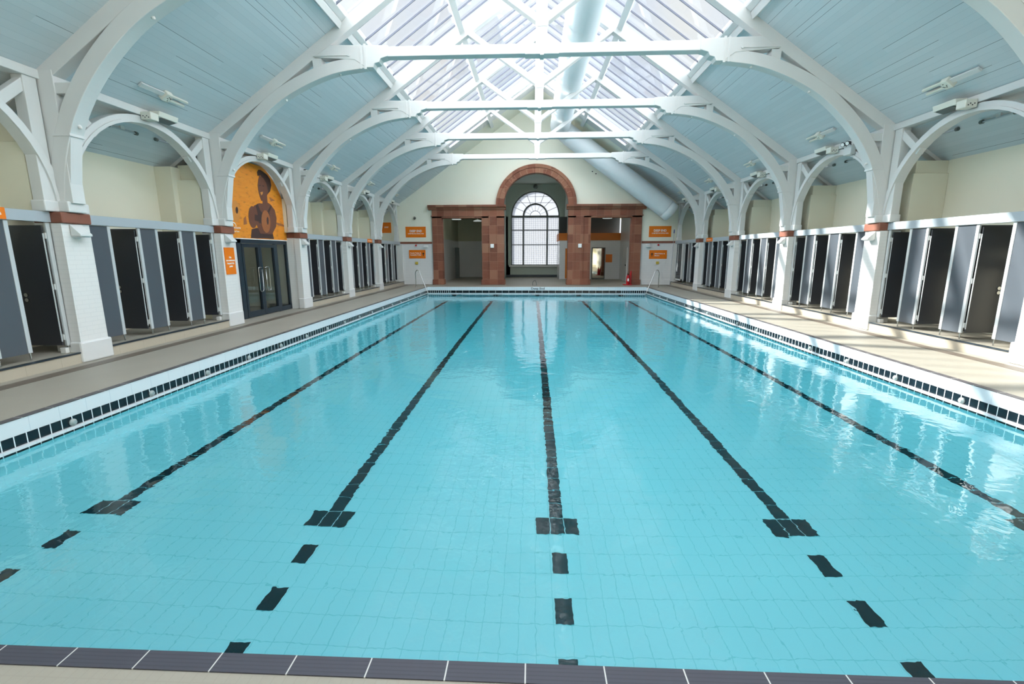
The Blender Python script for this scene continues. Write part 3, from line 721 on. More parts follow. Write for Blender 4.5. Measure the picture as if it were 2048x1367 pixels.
# ------------------------------------------------------------------ door bay on the left
def door_bay():
    ya, yb = YC(2) + 0.24, YC(3) - 0.24; X = -9.10
    b = MB(); b.box(X - 0.14, X - 0.02, ya, 14.02, 0, 4.73); b.box(X - 0.14, X - 0.02, 17.0, yb + 0.02, 0, 4.73); b.box(X - 0.14, X - 0.02, 14.02, 17.0, 2.45, 4.73)
    struct(b.build('wall_left_entry', 'white_wall'))
    D = thing('door_2', (X, 15.5, 0)); D['kind'] = 'structure'
    xf0, xf1 = X - 0.08, X + 0.01
    b = MB(); b.box(xf0, xf1, 14.04, 14.22, 0, 2.44); b.box(xf0, xf1, 16.86, 16.99, 0, 2.44); b.box(xf0, xf1, 14.04, 16.99, 2.32, 2.44); b.box(xf0, xf1, 16.12, 16.26, 0, 2.34); b.box(xf0, xf1, 16.26, 16.9, 0, 0.16)
    b.build('door_frame', 'frame_dark', D, bevel=0.006)
    for i, (a, c) in enumerate(((14.22, 15.17), (15.17, 16.12))):
        b = MB(); b.box(xf0 + 0.01, xf1 + 0.01, a + 0.005, a + 0.1, 0.02, 2.31); b.box(xf0 + 0.01, xf1 + 0.01, c - 0.1, c - 0.005, 0.02, 2.31); b.box(xf0 + 0.01, xf1 + 0.01, a + 0.1, c - 0.1, 2.2, 2.31); b.box(xf0 + 0.01, xf1 + 0.01, a + 0.1, c - 0.1, 0.02, 0.2)
        lf = b.build('door_leaf', 'frame_dark', D)
        MB().box(X - 0.045, X - 0.035, a + 0.1, c - 0.1, 0.2, 2.2).build('glass_pane', 'door_glass', lf)
        yh = 15.06 if i == 0 else 15.28; dy = -0.18 if i == 0 else 0.18
        MB().tube([(X + 0.02, yh, 1.55), (X + 0.09, yh, 1.55), (X + 0.1, yh + dy * 0.2, 1.57), (X + 0.1, yh + dy, 1.57), (X + 0.1, yh + dy * 1.1, 1.5), (X + 0.1, yh + dy * 1.1, 0.85), (X + 0.1, yh + dy, 0.8), (X + 0.1, yh + dy * 0.2, 0.8), (X + 0.1, yh, 0.86), (X + 0.1, yh, 1.5)], 0.014, 8).build('door_handle', 'steel', lf, smooth=True)
    MB().box(X - 0.045, X - 0.035, 16.26, 16.86, 0.16, 2.32).build('side_light_pane', 'door_glass', D)
    o = MB().box(-12.79, -12.75, 14.0, 17.5, 1.55, 1.72)
    hk = o.build('coat_rail', 'frame_dark'); tag(hk, 'dark rail with coat hooks on the lobby wall behind the glass doors', 'coat rail')
    o = MB().box(-12.7, -12.3, 13.9, 16.9, 0.62, 0.72); o.box(-12.6, -12.4, 14.2, 14.4, 0, 0.62); o.box(-12.6, -12.4, 16.2, 16.4, 0, 0.62)
    tag(o.build('bench', 'beam_grey'), 'pale bench by the lobby wall seen through the glass doors', 'bench')
    # artwork
    A = thing('artwork_panel', (X, 15.2, 2.46), 'arched orange artwork of a laughing swimmer holding foam dumbbells above the glass doors', 'artwork')
    XP = X + 0.05; yc = YC(2) + PITCH / 2
    pts = [(12.95, 2.47)] + [(yc - 2.12 * math.cos(PI * i / 28), 2.8 + 2.14 * math.sin(PI * i / 28)) for i in range(29)]
    pts = [(max(p[0], 13.0), p[1]) for p in pts] ; pts = [(min(p[0], 17.0), min(p[1], 4.79)) for p in pts] + [(17.0, 2.47)]
    MB().prism(pts, X - 0.02, X + 0.03, 'x').build('print_panel', 'artwork', A)
    MB().box(X - 0.02, X + 0.035, 14.0, 17.0, 2.445, 2.468).build('lower_edge', 'signwhite', A)
    def flat(name, p, mat, l): MB().prism(p, X + 0.03, X + 0.03 + 0.0015 * l, 'x').build(name, mat, A)
    flat('float_disc', [(14.313, 3.277), (14.302, 3.175), (14.27, 3.08), (14.222, 3.002), (14.163, 2.949), (14.098, 2.925), (14.033, 2.933), (13.977, 2.971), (13.932, 3.036), (13.905, 3.12), (13.896, 3.217), (13.908, 3.316), (13.938, 3.408), (13.984, 3.485), (14.042, 3.539), (14.106, 3.565), (14.17, 3.56), (14.228, 3.524), (14.274, 3.46), (14.304, 3.375)], 'fig_light', 1)
    flat('float_hub', [(14.23, 3.291), (14.212, 3.229), (14.176, 3.188), (14.135, 3.184), (14.107, 3.217), (14.1, 3.276), (14.118, 3.337), (14.154, 3.378), (14.194, 3.383), (14.224, 3.35)], 'fig_dark', 2)
    flat('water_reflection', [(14.825, 2.76), (15.158, 2.823), (15.466, 2.674), (16.014, 2.77), (16.08, 2.492), (15.435, 2.497), (15.089, 2.48), (14.737, 2.487)], 'fig_dark', 1)
    flat('torso', [(15.609, 3.711), (15.899, 3.883), (15.894, 3.682), (16.077, 3.629), (16.301, 3.469), (16.371, 3.206), (16.299, 2.931), (15.993, 2.647), (15.291, 2.644), (15.1, 2.957), (15.068, 3.497), (15.38, 3.607), (15.583, 3.616)], 'fig_skin', 2)
    flat('swimsuit', [(15.178, 3.507), (15.294, 3.587), (15.421, 3.37), (15.576, 3.29), (15.858, 3.407), (16.075, 3.617), (16.121, 3.574), (15.94, 3.366), (15.92, 3.006), (15.266, 2.967), (15.245, 3.309)], 'fig_dark', 3)
    flat('hair', [(15.452, 4.466), (15.439, 4.576), (15.528, 4.662), (15.655, 4.679), (15.817, 4.637), (16.023, 4.577), (16.18, 4.46), (16.219, 4.277), (16.12, 4.074), (15.908, 3.93), (15.887, 4.185), (15.775, 4.401), (15.624, 4.504)], 'fig_dark', 4)
    flat('face', [(15.56, 4.494), (15.781, 4.436), (15.927, 4.284), (15.983, 4.057), (15.872, 3.856), (15.67, 3.694), (15.523, 3.702), (15.456, 3.843), (15.415, 3.986), (15.406, 4.166), (15.473, 4.356)], 'fig_skin', 5)
    flat('smile', [(15.506, 3.963), (15.66, 4.0), (15.64, 3.93), (15.552, 3.866)], 'fig_light', 6)
    flat('eye', [(15.46, 4.17), (15.56, 4.2), (15.56, 4.17), (15.47, 4.15)], 'fig_dark', 6); flat('eye', [(15.66, 4.2), (15.78, 4.2), (15.76, 4.17), (15.68, 4.17)], 'fig_dark', 6)
    flat('dumbbell_disc_back', [(15.19, 3.167), (15.174, 3.058), (15.137, 2.958), (15.081, 2.876), (15.013, 2.82), (14.939, 2.796), (14.868, 2.806), (14.805, 2.848), (14.757, 2.918), (14.729, 3.009), (14.722, 3.112), (14.737, 3.217), (14.773, 3.315), (14.827, 3.396), (14.893, 3.453), (14.965, 3.479), (15.037, 3.473), (15.101, 3.433), (15.151, 3.364), (15.182, 3.272)], 'fig_skin', 5)
    flat('dumbbell_bar', [(15.068, 3.227), (15.52, 3.215), (15.482, 3.003), (15.035, 3.043)], 'fig_dark', 6)
    flat('dumbbell_disc_front', [(15.942, 3.079), (15.925, 2.963), (15.883, 2.855), (15.82, 2.768), (15.744, 2.709), (15.66, 2.684), (15.579, 2.695), (15.507, 2.74), (15.453, 2.815), (15.419, 2.912), (15.41, 3.022), (15.427, 3.135), (15.467, 3.239), (15.526, 3.326), (15.601, 3.386), (15.683, 3.414), (15.765, 3.407), (15.838, 3.365), (15.896, 3.291), (15.931, 3.192)], 'fig_mid', 7)
    flat('dumbbell_hub', [(15.841, 3.087), (15.822, 3.008), (15.787, 2.958), (15.748, 2.954), (15.721, 2.999), (15.715, 3.075), (15.734, 3.153), (15.769, 3.203), (15.808, 3.207), (15.835, 3.163)], 'fig_dark', 8)
    for p in ([(16.207, 3.072), (16.727, 3.03), (16.963, 2.942), (16.423, 2.962)], [(16.03, 3.874), (16.382, 3.793), (16.096, 3.739)], [(14.461, 3.07), (14.586, 3.145), (14.619, 2.905), (14.425, 2.872)]):
        flat('ripple', p, 'fig_mid', 1)
    arc = [(13.70, 2.90), (13.826, 2.925), (13.93, 2.93), (14.005, 2.895), (14.045, 2.824)]
    MB().band(arc, [(a, z - 0.025) for a, z in arc], XP - 0.02, XP - 0.01, 'x').build('logo_arc', 'signwhite', A)
    text('logo_text', 'Edinburgh Leisure', 0.1, (XP - 0.015, 14.25, 2.77), (PI / 2, 0, PI / 2), 'signwhite', A, align='RIGHT', width=0.95)
    text('logo_subtitle', 'is your Town', 0.06, (XP - 0.015, 14.17, 2.66), (PI / 2, 0, PI / 2), 'signwhite', A, align='RIGHT')
door_bay()

# ------------------------------------------------------------------ changing cubicles
RX = PI / 2
POSTS = [(9.35, 9.42), (10.09, 10.165), (10.575, 10.65), (11.32, 11.395), (11.80, 11.875), (12.475, 12.545)]
def make_cubicle(s, ya, yb, yp, last_y):
    """door opening between ya and yb, front panel from yp to ya"""
    K = thing('changing_cubicle', (s * 9.3, (ya + yb) / 2, 0.2)); zb, zt = 0.335, 2.55; X0, X1 = s * 8.785, s * 8.815
    MB().box(X0 + s * 0.008, X1, yp, ya - 0.035, zb, zt).build('front_panel', 'grey_panel', K)
    for yy, nm_ in ((ya, 'a'), (yb, 'b')):
        b = MB(); b.box(s * 8.782, s * 8.822, yy - 0.034, yy + 0.034, zb, zt); p = b.build('post', 'silver', K, bevel=0.006)
        MB().tube([(s * 8.802, yy, 0.2), (s * 8.802, yy, zb)], 0.014, 8).build('foot', 'steel', p)
    hx = s * 8.835
    b = MB(); b.box(hx, hx + s * 0.62, yb - 0.075, yb - 0.045, 0.35, 2.50); d = b.build('door', 'dark_panel', K)
    MB().box(hx - s * 0.008, hx, yb - 0.078, yb - 0.058, 0.42, 2.36).build('door_edge_strip', 'silver', d)
    for z in (0.5, 1.42, 2.32): MB().box(hx - s * 0.03, hx + s * 0.0, yb - 0.05, yb - 0.03, z - 0.05, z + 0.05).build('hinge', 'greybox', d)
    for z in (1.275, 1.185): MB().tube([(hx + s * 0.5, yb - 0.095, z), (hx + s * 0.5, yb - 0.075, z)], 0.035, 14).build('door_knob', 'steel', d)
    MB().box(s * 8.84, s * 9.96, last_y - 0.012, last_y + 0.012, zb, zt).build('side_partition', 'dark_panel', K)
    return K
CNT = {0: 'nearest', 1: 'middle', 2: 'farthest'}
def cub_label(s, bay, i):
    where = {0: 'before the first SIDE pier', 1: 'between first and second SIDE piers', 2: 'between second and third SIDE piers', 3: 'between third and fourth SIDE piers', 4: 'between fourth and fifth SIDE piers', 5: 'beyond the fifth SIDE pier'}[bay]
    return 'grey open-doored cubicle, %s of three %s' % (CNT[i], where.replace('SIDE', SIDE[s]))
proto = {}
for s in (-1, 1):
    # prototypes in bay 1
    for i in range(3):
        ya, yb = POSTS[2 * i][0] + 0.037, POSTS[2 * i + 1][0] + 0.037
        yp = 8.80 if i == 0 else POSTS[2 * i - 1][1]
        proto[s, i] = make_cubicle(s, ya, yb, yp, (yp + 0.05) if i == 0 else (yp + ya) / 2)
        tag(proto[s, i], cub_label(s, 1, i), 'cubicle', 'grey changing cubicles')
    for bay in (0, 2, 3, 4, 5):
        if s < 0 and bay == 2: continue
        for i in range(3):
            if bay == 0 and i == 0: continue
            if s > 0 and bay == 0: continue
            if bay == 5 and i == 2 and s > 0: continue
            dup(proto[s, i], (0, PITCH * (bay - 1), 0), cub_label(s, bay, i))
    for bay in range(0, 6):
        if s < 0 and bay == 2: continue
        y0, y1 = YC(bay) + 0.285, (YC(bay + 1) - 0.285 if bay < 5 else YW)
        w = {0: 'before the first pier', 1: 'from first to second pier', 2: 'from second to third pier', 3: 'from third to fourth pier', 4: 'from fourth to fifth pier', 5: 'from fifth pier to the end wall'}[bay]
        b = MB(); b.box(s * 8.75, s * 8.84, y0, y1, 2.555, 2.738); o = b.build('cubicle_head_beam', 'beam_grey', bevel=0.006)
        tag(o, 'pale grey head beam over the %s cubicles %s' % (SIDE[s], w), 'beam', 'cubicle head beams')
        # return board beside pier
        b = MB(); b.box(s * 8.79, s * 8.9, y1 - 0.12, y1 - 0.005, 0.2, 0.30)
        o = b.build('kerb_block', 'white_wall', bevel=0.01); tag(o, 'small white kerb block ending the step, %s row %s' % (SIDE[s], w), 'block', 'kerb blocks')
        # raised step
        b = MB(); b.box(s * 8.60, s * XO, YC(bay) - (0.3 if bay else 3), YC(bay + 1) if bay < 5 else YW, 0, 0.195)
        if s < 0 and bay == 1:
            b = MB(); b.box(s * 8.60, s * XO, YC(bay), YC(2) + 0.2, 0, 0.195)
        if s < 0 and bay == 3:
            b = MB(); b.box(s * 8.60, s * XO, YC(3) - 0.2, YC(4), 0, 0.195)
        struct(b.build('trim_%d' % (20 + bay + (10 if s > 0 else 0)), 'riser'))
        b = MB(); b.box(s * 8.585, s * 8.66, YC(bay) - (0.0 if bay else 3), YC(bay + 1) if bay < 5 else YW, 0.185, 0.207)
        struct(b.build('trim_%d' % (40 + bay + (10 if s > 0 else 0)), 'frame_dark'))
        b = MB(); b.box(s * 8.66, s * XO, YC(bay) - (0.0 if bay else 3), YC(bay + 1) if bay < 5 else YW, 0.195, 0.203)
        struct(b.build('trim_%d' % (60 + bay + (10 if s > 0 else 0)), 'deck'))
# louvred panel at far right
L = thing('louvred_panel', (8.8, 29.8, 0.2), 'dark louvred door panel in a white frame at the far right end of the cubicles', 'panel')
b = MB(); b.box(8.76, 8.84, 29.0, 29.1, 0.335, 2.55); b.box(8.76, 8.84, 30.2, 30.3, 0.335, 2.55); b.box(8.76, 8.84, 29.0, 30.3, 0.335, 0.43); b.build('panel_frame', 'white_wall', L)
b = MB()
for i in range(30): b.bar((8.79, 29.1, 0.47 + i * 0.07), (8.79, 30.2, 0.47 + i * 0.07), 0.012, 0.05, (0.5, 0, 1))
b.box(8.82, 8.84, 29.1, 30.2, 0.43, 2.55); b.build('louvres', 'dark_panel', L)
MB().tube([(8.74, 29.75, 2.5), (8.735, 29.74, 1.5), (8.73, 29.76, 1.35)], 0.01, 6).build('pull_cord', 'signwhite', L)
MB().tube([(8.73, 29.76, 1.4), (8.73, 29.74, 1.2), (8.73, 29.8, 1.0), (8.74, 29.78, 0.85)], [0.02, 0.05, 0.05, 0.015], 8).build('rope_knot', 'signwhite', L)

# ------------------------------------------------------------------ far doorcase of red sandstone
def doorcase():
    D = thing('stone_doorcase', (0, YW, 0), 'red sandstone doorcase with two square openings and a tall middle arch in the far wall', 'doorcase')
    y0, y1 = 30.47, YW + 0.43
    def pil(x0, x1, name, split=None):
        b = MB(); b.box(x0, x1, y0, y1, 0.33, 4.35)
        if split:
            b.box(split[0], split[1], y0 - 0.05, y0, 0.33, 4.35)
        p = b.build(name, 'sandstone', D, bevel=0.01)
        b = MB(); b.box(x0 - 0.06, x1 + 0.06, y0 - 0.06, y1, 0, 0.33); b.build('plinth', 'sandstone', p, bevel=0.02)
    pil(-6.62, -6.0, 'pilaster'); pil(6.0, 6.62, 'pilaster')
    pil(-3.45, -2.03, 'middle_pilaster', (-3.0, -2.5)); pil(2.03, 3.45, 'middle_pilaster', (2.5, 3.0))
    for s in (-1, 1):
        b = MB(); b.box(s * 2.03, s * 6.62, y0, y1, 4.19, 4.72); b.build('lintel', 'sandstone', D, bevel=0.01)
        b = MB(); b.box(s * 1.99, s * 6.68, y0 - 0.04, y0 + 0.1, 4.29, 4.35); b.build('architrave', 'sandstone', D)
        prof = [(y0 + 0.1, 4.68), (y0 - 0.06, 4.70), (y0 - 0.12, 4.80), (y0 - 0.22, 4.86), (y0 - 0.24, 4.98), (y0 + 0.1, 5.0)]
        b = MB(); b.prism(prof, s * 1.90, s * 6.84, 'x'); b.build('cornice', 'sandstone', D)
    n = 40; b = MB()
    inn = [(2.03 * math.cos(PI * i / n), 5.0 + 1.89 * math.sin(PI * i / n)) for i in range(n + 1)]
    out = [(2.44 * math.cos(PI * i / n), 5.0 + 2.32 * math.sin(PI * i / n)) for i in range(n + 1)]
    b.band(inn, out, y0, y1)
    out2 = [(2.53 * math.cos(PI * i / n), 5.0 + 2.41 * math.sin(PI * i / n)) for i in range(n + 1)]
    b.band([(2.34 * math.cos(PI * i / n), 5.0 + 2.21 * math.sin(PI * i / n)) for i in range(n + 1)], out2, y0 - 0.05, YW)
    a = b.build('arch_ring', 'sandstone', D)
    for i in range(1, 17):
        b = MB(); an = PI * i / 17; b.bar((2.05 * math.cos(an), y0 - 0.003, 5 + 1.91 * math.sin(an)), (2.34 * math.cos(an), y0 - 0.003, 5 + 2.2 * math.sin(an)), 0.012, 0.02, (0, 1, 0)); b.build('mortar_joint', 'joint', a)
doorcase()

# ------------------------------------------------------------------ pool
def pool():
    X, Y0, Y1 = POOL_X, POOL_Y0, POOL_Y1
    w = 0.11; zb = -3.0
    b = MB()
    # sloping floor
    b.add([(-X, Y0, floorz(Y0)), (X, Y0, floorz(Y0)), (X, Y1, floorz(Y1)), (-X, Y1, floorz(Y1)), (-X, Y0, zb), (X, Y0, zb), (X, Y1, zb), (-X, Y1, zb)], [(0, 1, 2, 3), (7, 6, 5, 4), (0, 4, 5, 1), (1, 5, 6, 2), (2, 6, 7, 3), (3, 7, 4, 0)])
    b.box(-X - 0.4, -X, Y0 - 0.4, Y1 + 0.4, zb, -0.2); b.box(X, X + 0.4, Y0 - 0.4, Y1 + 0.4, zb, -0.2); b.box(-X, X, Y0 - 0.4, Y0, zb, -0.2); b.box(-X, X, Y1, Y1 + 0.4, zb, -0.2)
    o = struct(b.build('floor_pool_basin', 'pool'))
    n = [80]
    def tr(b, m):
        o = struct(b.build('trim_%d' % n[0], m)); n[0] += 1; return o
    for s in (-1, 1):
        tr(MB().box(s * X, s * (X + w + 0.005), Y0 - 0.1, Y1 + 0.1, -0.2, -0.004), 'fascia_side')
        tr(MB().box(s * (X - 0.003), s * (X + w), Y0 - 0.1, Y1 + 0.1, -0.004, 0.004), 'edge_dark')
        tr(MB().box(s * (X - 0.004), s * (X + 0.02), Y0, Y1, -0.335, -0.2), 'band_side')
        tr(MB().box(s * (X - 0.05), s * X, Y0, Y1, -0.372, -0.337), 'fascia_side')
        tr(MB().box(s * (X - 0.004), s * (X + 0.02), Y0, Y1, -0.43, -0.372), 'band_side')
    tr(MB().box(-X, X, Y0 - 0.1, Y0 + 0.0, -0.2, -0.002), 'fascia_far')
    tr(MB().box(-X - w, X + w, Y0 - 0.105, Y0 + 0.004, -0.004, 0.006), 'coping')
    tr(MB().box(-X, X, Y1, Y1 + 0.11, -0.2, 0.002), 'fascia_far')
    tr(MB().box(-5.05, 5.05, Y1 - 0.004, Y1 + 0.02, -0.36, -0.2), 'band_far')
    for s in (-1, 1):
        tr(MB().box(s * 5.05, s * X, Y1 - 0.004, Y1 + 0.02, -0.36, -0.2), 'band_corner')
    for s in (-1, 1): tr(MB().box(s * 8.12, s * 8.38, YN, YW - 0.3, -0.002, 0.004), 'drain')
    tr(MB().box(-8.1, 8.1, 29.9, 30.1, -0.002, 0.004), 'drain')
    # water body
    e = 0.001
    b = MB(); b.add([(-X + e, Y0 + e, floorz(Y0) - 0.05), (X - e, Y0 + e, floorz(Y0) - 0.05), (X - e, Y1 - e, floorz(Y1) - 0.05), (-X + e, Y1 - e, floorz(Y1) - 0.05), (-X + e, Y0 + e, WATER), (X - e, Y0 + e, WATER), (X - e, Y1 - e, WATER), (-X + e, Y1 - e, WATER)], [(3, 2, 1, 0), (4, 5, 6, 7), (0, 1, 5, 4), (1, 2, 6, 5), (2, 3, 7, 6), (3, 0, 4, 7)])
    o = b.build('pool_water', 'water'); o['kind'] = 'stuff'; tag(o, 'clear turquoise water filling the whole swimming pool', 'water')
    # lane lines laid in the floor tiles
    xs = [(-4.93, 'leftmost'), (-2.43, 'second'), (0.085, 'centre'), (2.56, 'fourth'), (5.07, 'rightmost')]
    for x, nm in xs:
        L = thing('lane_line', (x, 4.6, floorz(4.6)), '%s black lane line on the pool floor, with crossbar and dashes at the near end' % nm, 'lane line', 'lane lines')
        def strip(xa, xb, ya, yb, name, par=L):
            b = MB(); h = 0.004
            b.add([(xa, ya, floorz(ya) - 0.02), (xb, ya, floorz(ya) - 0.02), (xb, yb, floorz(yb) - 0.02), (xa, yb, floorz(yb) - 0.02), (xa, ya, floorz(ya) + h), (xb, ya, floorz(ya) + h), (xb, yb, floorz(yb) + h), (xa, yb, floorz(yb) + h)], [(3, 2, 1, 0), (4, 5, 6, 7), (0, 1, 5, 4), (1, 2, 6, 5), (2, 3, 7, 6), (3, 0, 4, 7)])
            return b.build(name, 'lane', par)
        strip(x - 0.075, x + 0.075, 4.81, 25.8, 'stripe')
        for k in (-1, 0, 1): strip(x + k * 0.155 - 0.073, x + k * 0.155 + 0.073, 4.51, 4.795, 'crossbar_tile')
        strip(x - 0.26, x + 0.26, 25.8, 26.05, 'far_crossbar')
        for ya in (3.93, 3.345, 2.755, 2.18): strip(x - 0.073, x + 0.073, ya, ya + 0.28, 'dash')
        b = MB(); b.box(x - 0.13, x + 0.13, Y1 - 0.012, Y1, -1.7, -0.45); b.box(x - 0.4, x + 0.4, Y1 - 0.012, Y1, -0.95, -0.75); b.build('end_wall_cross', 'lane', L)
    # inlets on tile band
    for s, y0_ in ((-1, 4.53), (1, 4.62)):
        k = 0; y = y0_
        while y < 27.5:
            I = MB().tube([(s * 6.57, y, -0.285), (s * 6.53, y, -0.285), (s * 6.505, y, -0.285)], [0.05, 0.05, 0.028], 14).build('water_inlet', 'inlet')
            tag(I, 'round pale inlet number %s from the near end along the %s pool edge' % (['one', 'two', 'three', 'four', 'five', 'six', 'seven', 'eight', 'nine', 'ten', 'eleven', 'twelve', 'thirteen', 'fourteen', 'fifteen', 'sixteen', 'seventeen', 'eighteen'][k], SIDE[s]), 'inlet', 'round inlets along the pool edge')
            k += 1; y += 1.365
    T = thing('painted_sign', (0.12, Y1, -0.1), 'dark lettering reading Deep End on the white far pool edge', 'sign')
    text('lettering', 'Deep End', 0.17, (0.12, Y1 - 0.004, -0.09), (PI / 2, 0, 0), 'frame_dark', T, align='CENTER', bold=True, width=0.8)
pool()

# handrails at far corners
for s in (-1, 1):
    H = thing('pool_handrail', (s * 7.2, 28.1, 0), 'stainless steel handrail bending into the pool at the far %s corner' % SIDE[s], 'handrail', 'pool handrails')
    pts = smooth_pts([(s * 7.20, 28.05, 0.0), (s * 7.20, 28.04, 0.6), (s * 7.19, 28.0, 0.85), (s * 7.12, 27.98, 1.0), (s * 7.02, 27.95, 1.02), (s * 6.93, 27.92, 0.92), (s * 6.72, 27.8, 0.4), (s * 6.50, 27.7, -0.1), (s * 6.38, 27.66, -0.5), (s * 6.38, 27.66, -1.1)], 4)
    MB().tube(pts, 0.022, 12).build('rail', 'steel', H, smooth=True)
    MB().tube([(s * 7.20, 28.05, 0), (s * 7.2, 28.05, 0.015)], 0.07, 16).build('flange', 'steel', H)
G = thing('deck_bracket', (-0.04, 29.7, 0), 'small grey hooped bracket standing on the deck before the middle arch', 'bracket')
MB().tube(smooth_pts([(-0.18, 29.75, 0), (-0.17, 29.75, 0.22), (-0.08, 29.75, 0.3), (0.0, 29.75, 0.28), (0.06, 29.75, 0.0)], 3), 0.018, 8).build('hoop', 'window_frame', G, smooth=True)
MB().box(-0.22, 0.1, 29.7, 29.8, 0, 0.012).build('base_plate', 'window_frame', G)

# ------------------------------------------------------------------ air duct
def duct():
    D = thing('air_duct', (1.3, 15, 8.6), 'large white round ventilation duct under the ridge, turning down the gable on the right', 'duct')
    r = 0.56; x0, z0 = 1.32, 9.17
    MB().tube([(x0, y, z0) for y in (-3.5, 5, 12, 20, 28.6)], r, 40, False).build('ridge_run', 'duct', D, smooth=True)
    ce = Vector((x0, 28.9, z0)); dn = Vector((6.6, 0, -4.55)).normalized()
    el = [(x0, 28.55, z0), (x0 + 0.02, 28.85, z0), (x0 + 0.12, 29.12, z0 - 0.06), (x0 + 0.35, 29.33, z0 - 0.22), (x0 + 0.65, 29.4, z0 - 0.43)]
    MB().tube(el, [r, r, r, r, r], 40, False).build('elbow', 'duct', D, smooth=True)
    a = Vector((x0 + 0.6, 29.4, z0 - 0.4)); b_ = Vector((7.75, 29.4, 4.62))
    MB().tube([a, a.lerp(b_, 0.5), b_], r + 0.01, 40, False).build('sloping_run', 'duct', D, smooth=True)
    e = Vector((8.12, 29.4, 4.30)); MB().tube([b_, b_.lerp(e, 0.8), e, e + Vector((0.08, 0, -0.06))], [r + 0.01, r, r - 0.1, 0.05], 40).build('end_cap', 'duct', D, smooth=True)
    b = MB()
    for t in (0.1, 0.42, 0.995): p = a.lerp(b_, t); d = (b_ - a).normalized(); b.tube([p - d * 0.015, p + d * 0.015], r + 0.02, 40, False)
    for y in (4, 8, 12, 16, 20, 24, 28.5): b.tube([(x0, y - 0.015, z0), (x0, y + 0.015, z0)], r + 0.008, 40, False)
    b.build('seam_rings', 'duct', D)
duct()

# ------------------------------------------------------------------ lights on the plates and ceilings, aisle tubes
def fittings():
    for s in (-1, 1):
        for j in range(0, 6):
            yc = YC(j) + PITCH / 2
            if j == 0 : continue
            side = SIDE[s]; bn = {1: 'first', 2: 'second', 3: 'third', 4: 'fourth', 5: 'last'}[j]
            # floodlight on the plate
            F = thing('floodlight', (s * 8.6, yc, 4.9), 'cream floodlight box fixed on the top beam over the %s %s bay' % (bn, side), 'floodlight', 'floodlights on the top beams')
            MB().prism([(s * 8.66, 4.93), (s * 8.45, 4.98), (s * 8.42, 5.09), (s * 8.66, 5.10)], yc + 0.05, yc + 0.62).build('lamp_housing', 'lampbody', F, bevel=0.01)
            MB().box(s * 8.45, s * 8.68, yc - 0.18, yc + 0.05, 4.86, 5.02).build('gear_box', 'lampbody', F, bevel=0.015)
            MB().prism([(s * 8.63, 4.925), (s * 8.46, 4.965), (s * 8.46, 4.958), (s * 8.63, 4.915)], yc + 0.12, yc + 0.56).build('lamp_glass', 'window_frame', F)
            b = MB()
            for q in range(4): b.tube([(s * (8.50 + 0.04 * q), yc - 0.185, 4.9 + 0.03 * (q % 2)), (s * (8.50 + 0.04 * q), yc - 0.18, 4.9 + 0.03 * (q % 2))], 0.012, 8)
            b.build('screw_holes', 'black', F)
            # uplighter fitting on the ceiling
            x = 8.25; zz = roof(x)
            U = thing('ceiling_uplighter', (s * x, yc, zz), 'cream twin tube uplighter on the planked slope above the %s %s bay' % (bn, side), 'light', 'twin tube uplighters on the planks')
            nrm = Vector((s * SL, 0, 1)).normalized(); c = Vector((s * x, yc, zz)) - nrm * 0.06
            MB().bar(c + Vector((0, -0.05, 0)), c + Vector((0, 0.14, 0)), 0.22, 0.12, nrm).build('gear_box', 'lampbody', U, bevel=0.02)
            MB().bar(c + Vector((0, -0.65, 0.02)), c + Vector((0, -0.05, 0.02)), 0.10, 0.04, nrm).build('reflector', 'white', U)
            tdir = Vector((1, 0, -s * SL)).normalized()
            for q in (-0.06, 0.06): MB().bar(c + tdir * q + Vector((0, 0.12, 0)), c + tdir * q + Vector((0, 0.62, 0)), 0.05, 0.05, nrm).build('tube_arm', 'lampbody', U, bevel=0.01)
            b = MB()
            for q in range(5): p = c - nrm * 0.062 + tdir * (0.05 * math.sin(q * 2.3)) + Vector((0, 0.02 + 0.022 * q, 0)); b.tube([p, p - nrm * 0.006], 0.010, 6)
            b.build('screw_holes', 'black', U)
            if j == 2 and s < 0: continue
            for q, dy in enumerate((-0.43, 0.87)):
                x2 = 9.22; z2 = roof(x2) - 0.07
                B = thing('tube_light', (s * x2, yc + dy, z2), 'slim grey tube light, %s of two, under the aisle slope of the %s %s bay' % (('nearer', 'farther')[q], bn, side), 'light', 'aisle tube lights')
                MB().tube([(s * x2, yc + dy, z2), (s * x2, yc + dy + 0.72, z2)], 0.02, 8).build('tube', 'beam_grey', B)
                for e in (0, 0.72): MB().tube([(s * x2, yc + dy + e - 0.03, z2), (s * x2, yc + dy + e + 0.03, z2)], 0.04, 10).build('end_cap', 'window_frame', B)
                MB().box(s * x2 - 0.02, s * x2 + 0.02, yc + dy + 0.3, yc + dy + 0.4, z2, z2 + 0.075).build('bracket', 'white_wall', B)
    # twin spot emergency unit right bay 2
    for s, y, nm in ((1, 14.25, 'over the second right bay'), (-1, YC(3) + 0.55, 'beside the third left pier top')):
        E_ = thing('emergency_light', (s * 8.6, y, 4.7), 'white emergency light box with two black spot heads %s' % nm, 'light', 'twin spot emergency lights')
        MB().box(s * 8.56, s * 8.69, y - 0.16, y + 0.16, 4.68, 4.92).build('battery_box', 'greybox', E_, bevel=0.01)
        for q in (-0.1, 0.1):
            MB().tube([(s * 8.56, y + q, 4.99), (s * 8.46, y + q - 0.03, 4.96)], [0.035, 0.065], 14).build('spot_head', 'black', E_)
            MB().tube([(s * 8.46, y + q - 0.031, 4.96), (s * 8.455, y + q - 0.033, 4.958)], 0.05, 14).build('spot_lens', 'signwhite', E_)
            MB().tube([(s * 8.6, y + q, 4.9), (s * 8.56, y + q, 4.99)], 0.012, 6).build('spot_stem', 'black', E_)
fittings()

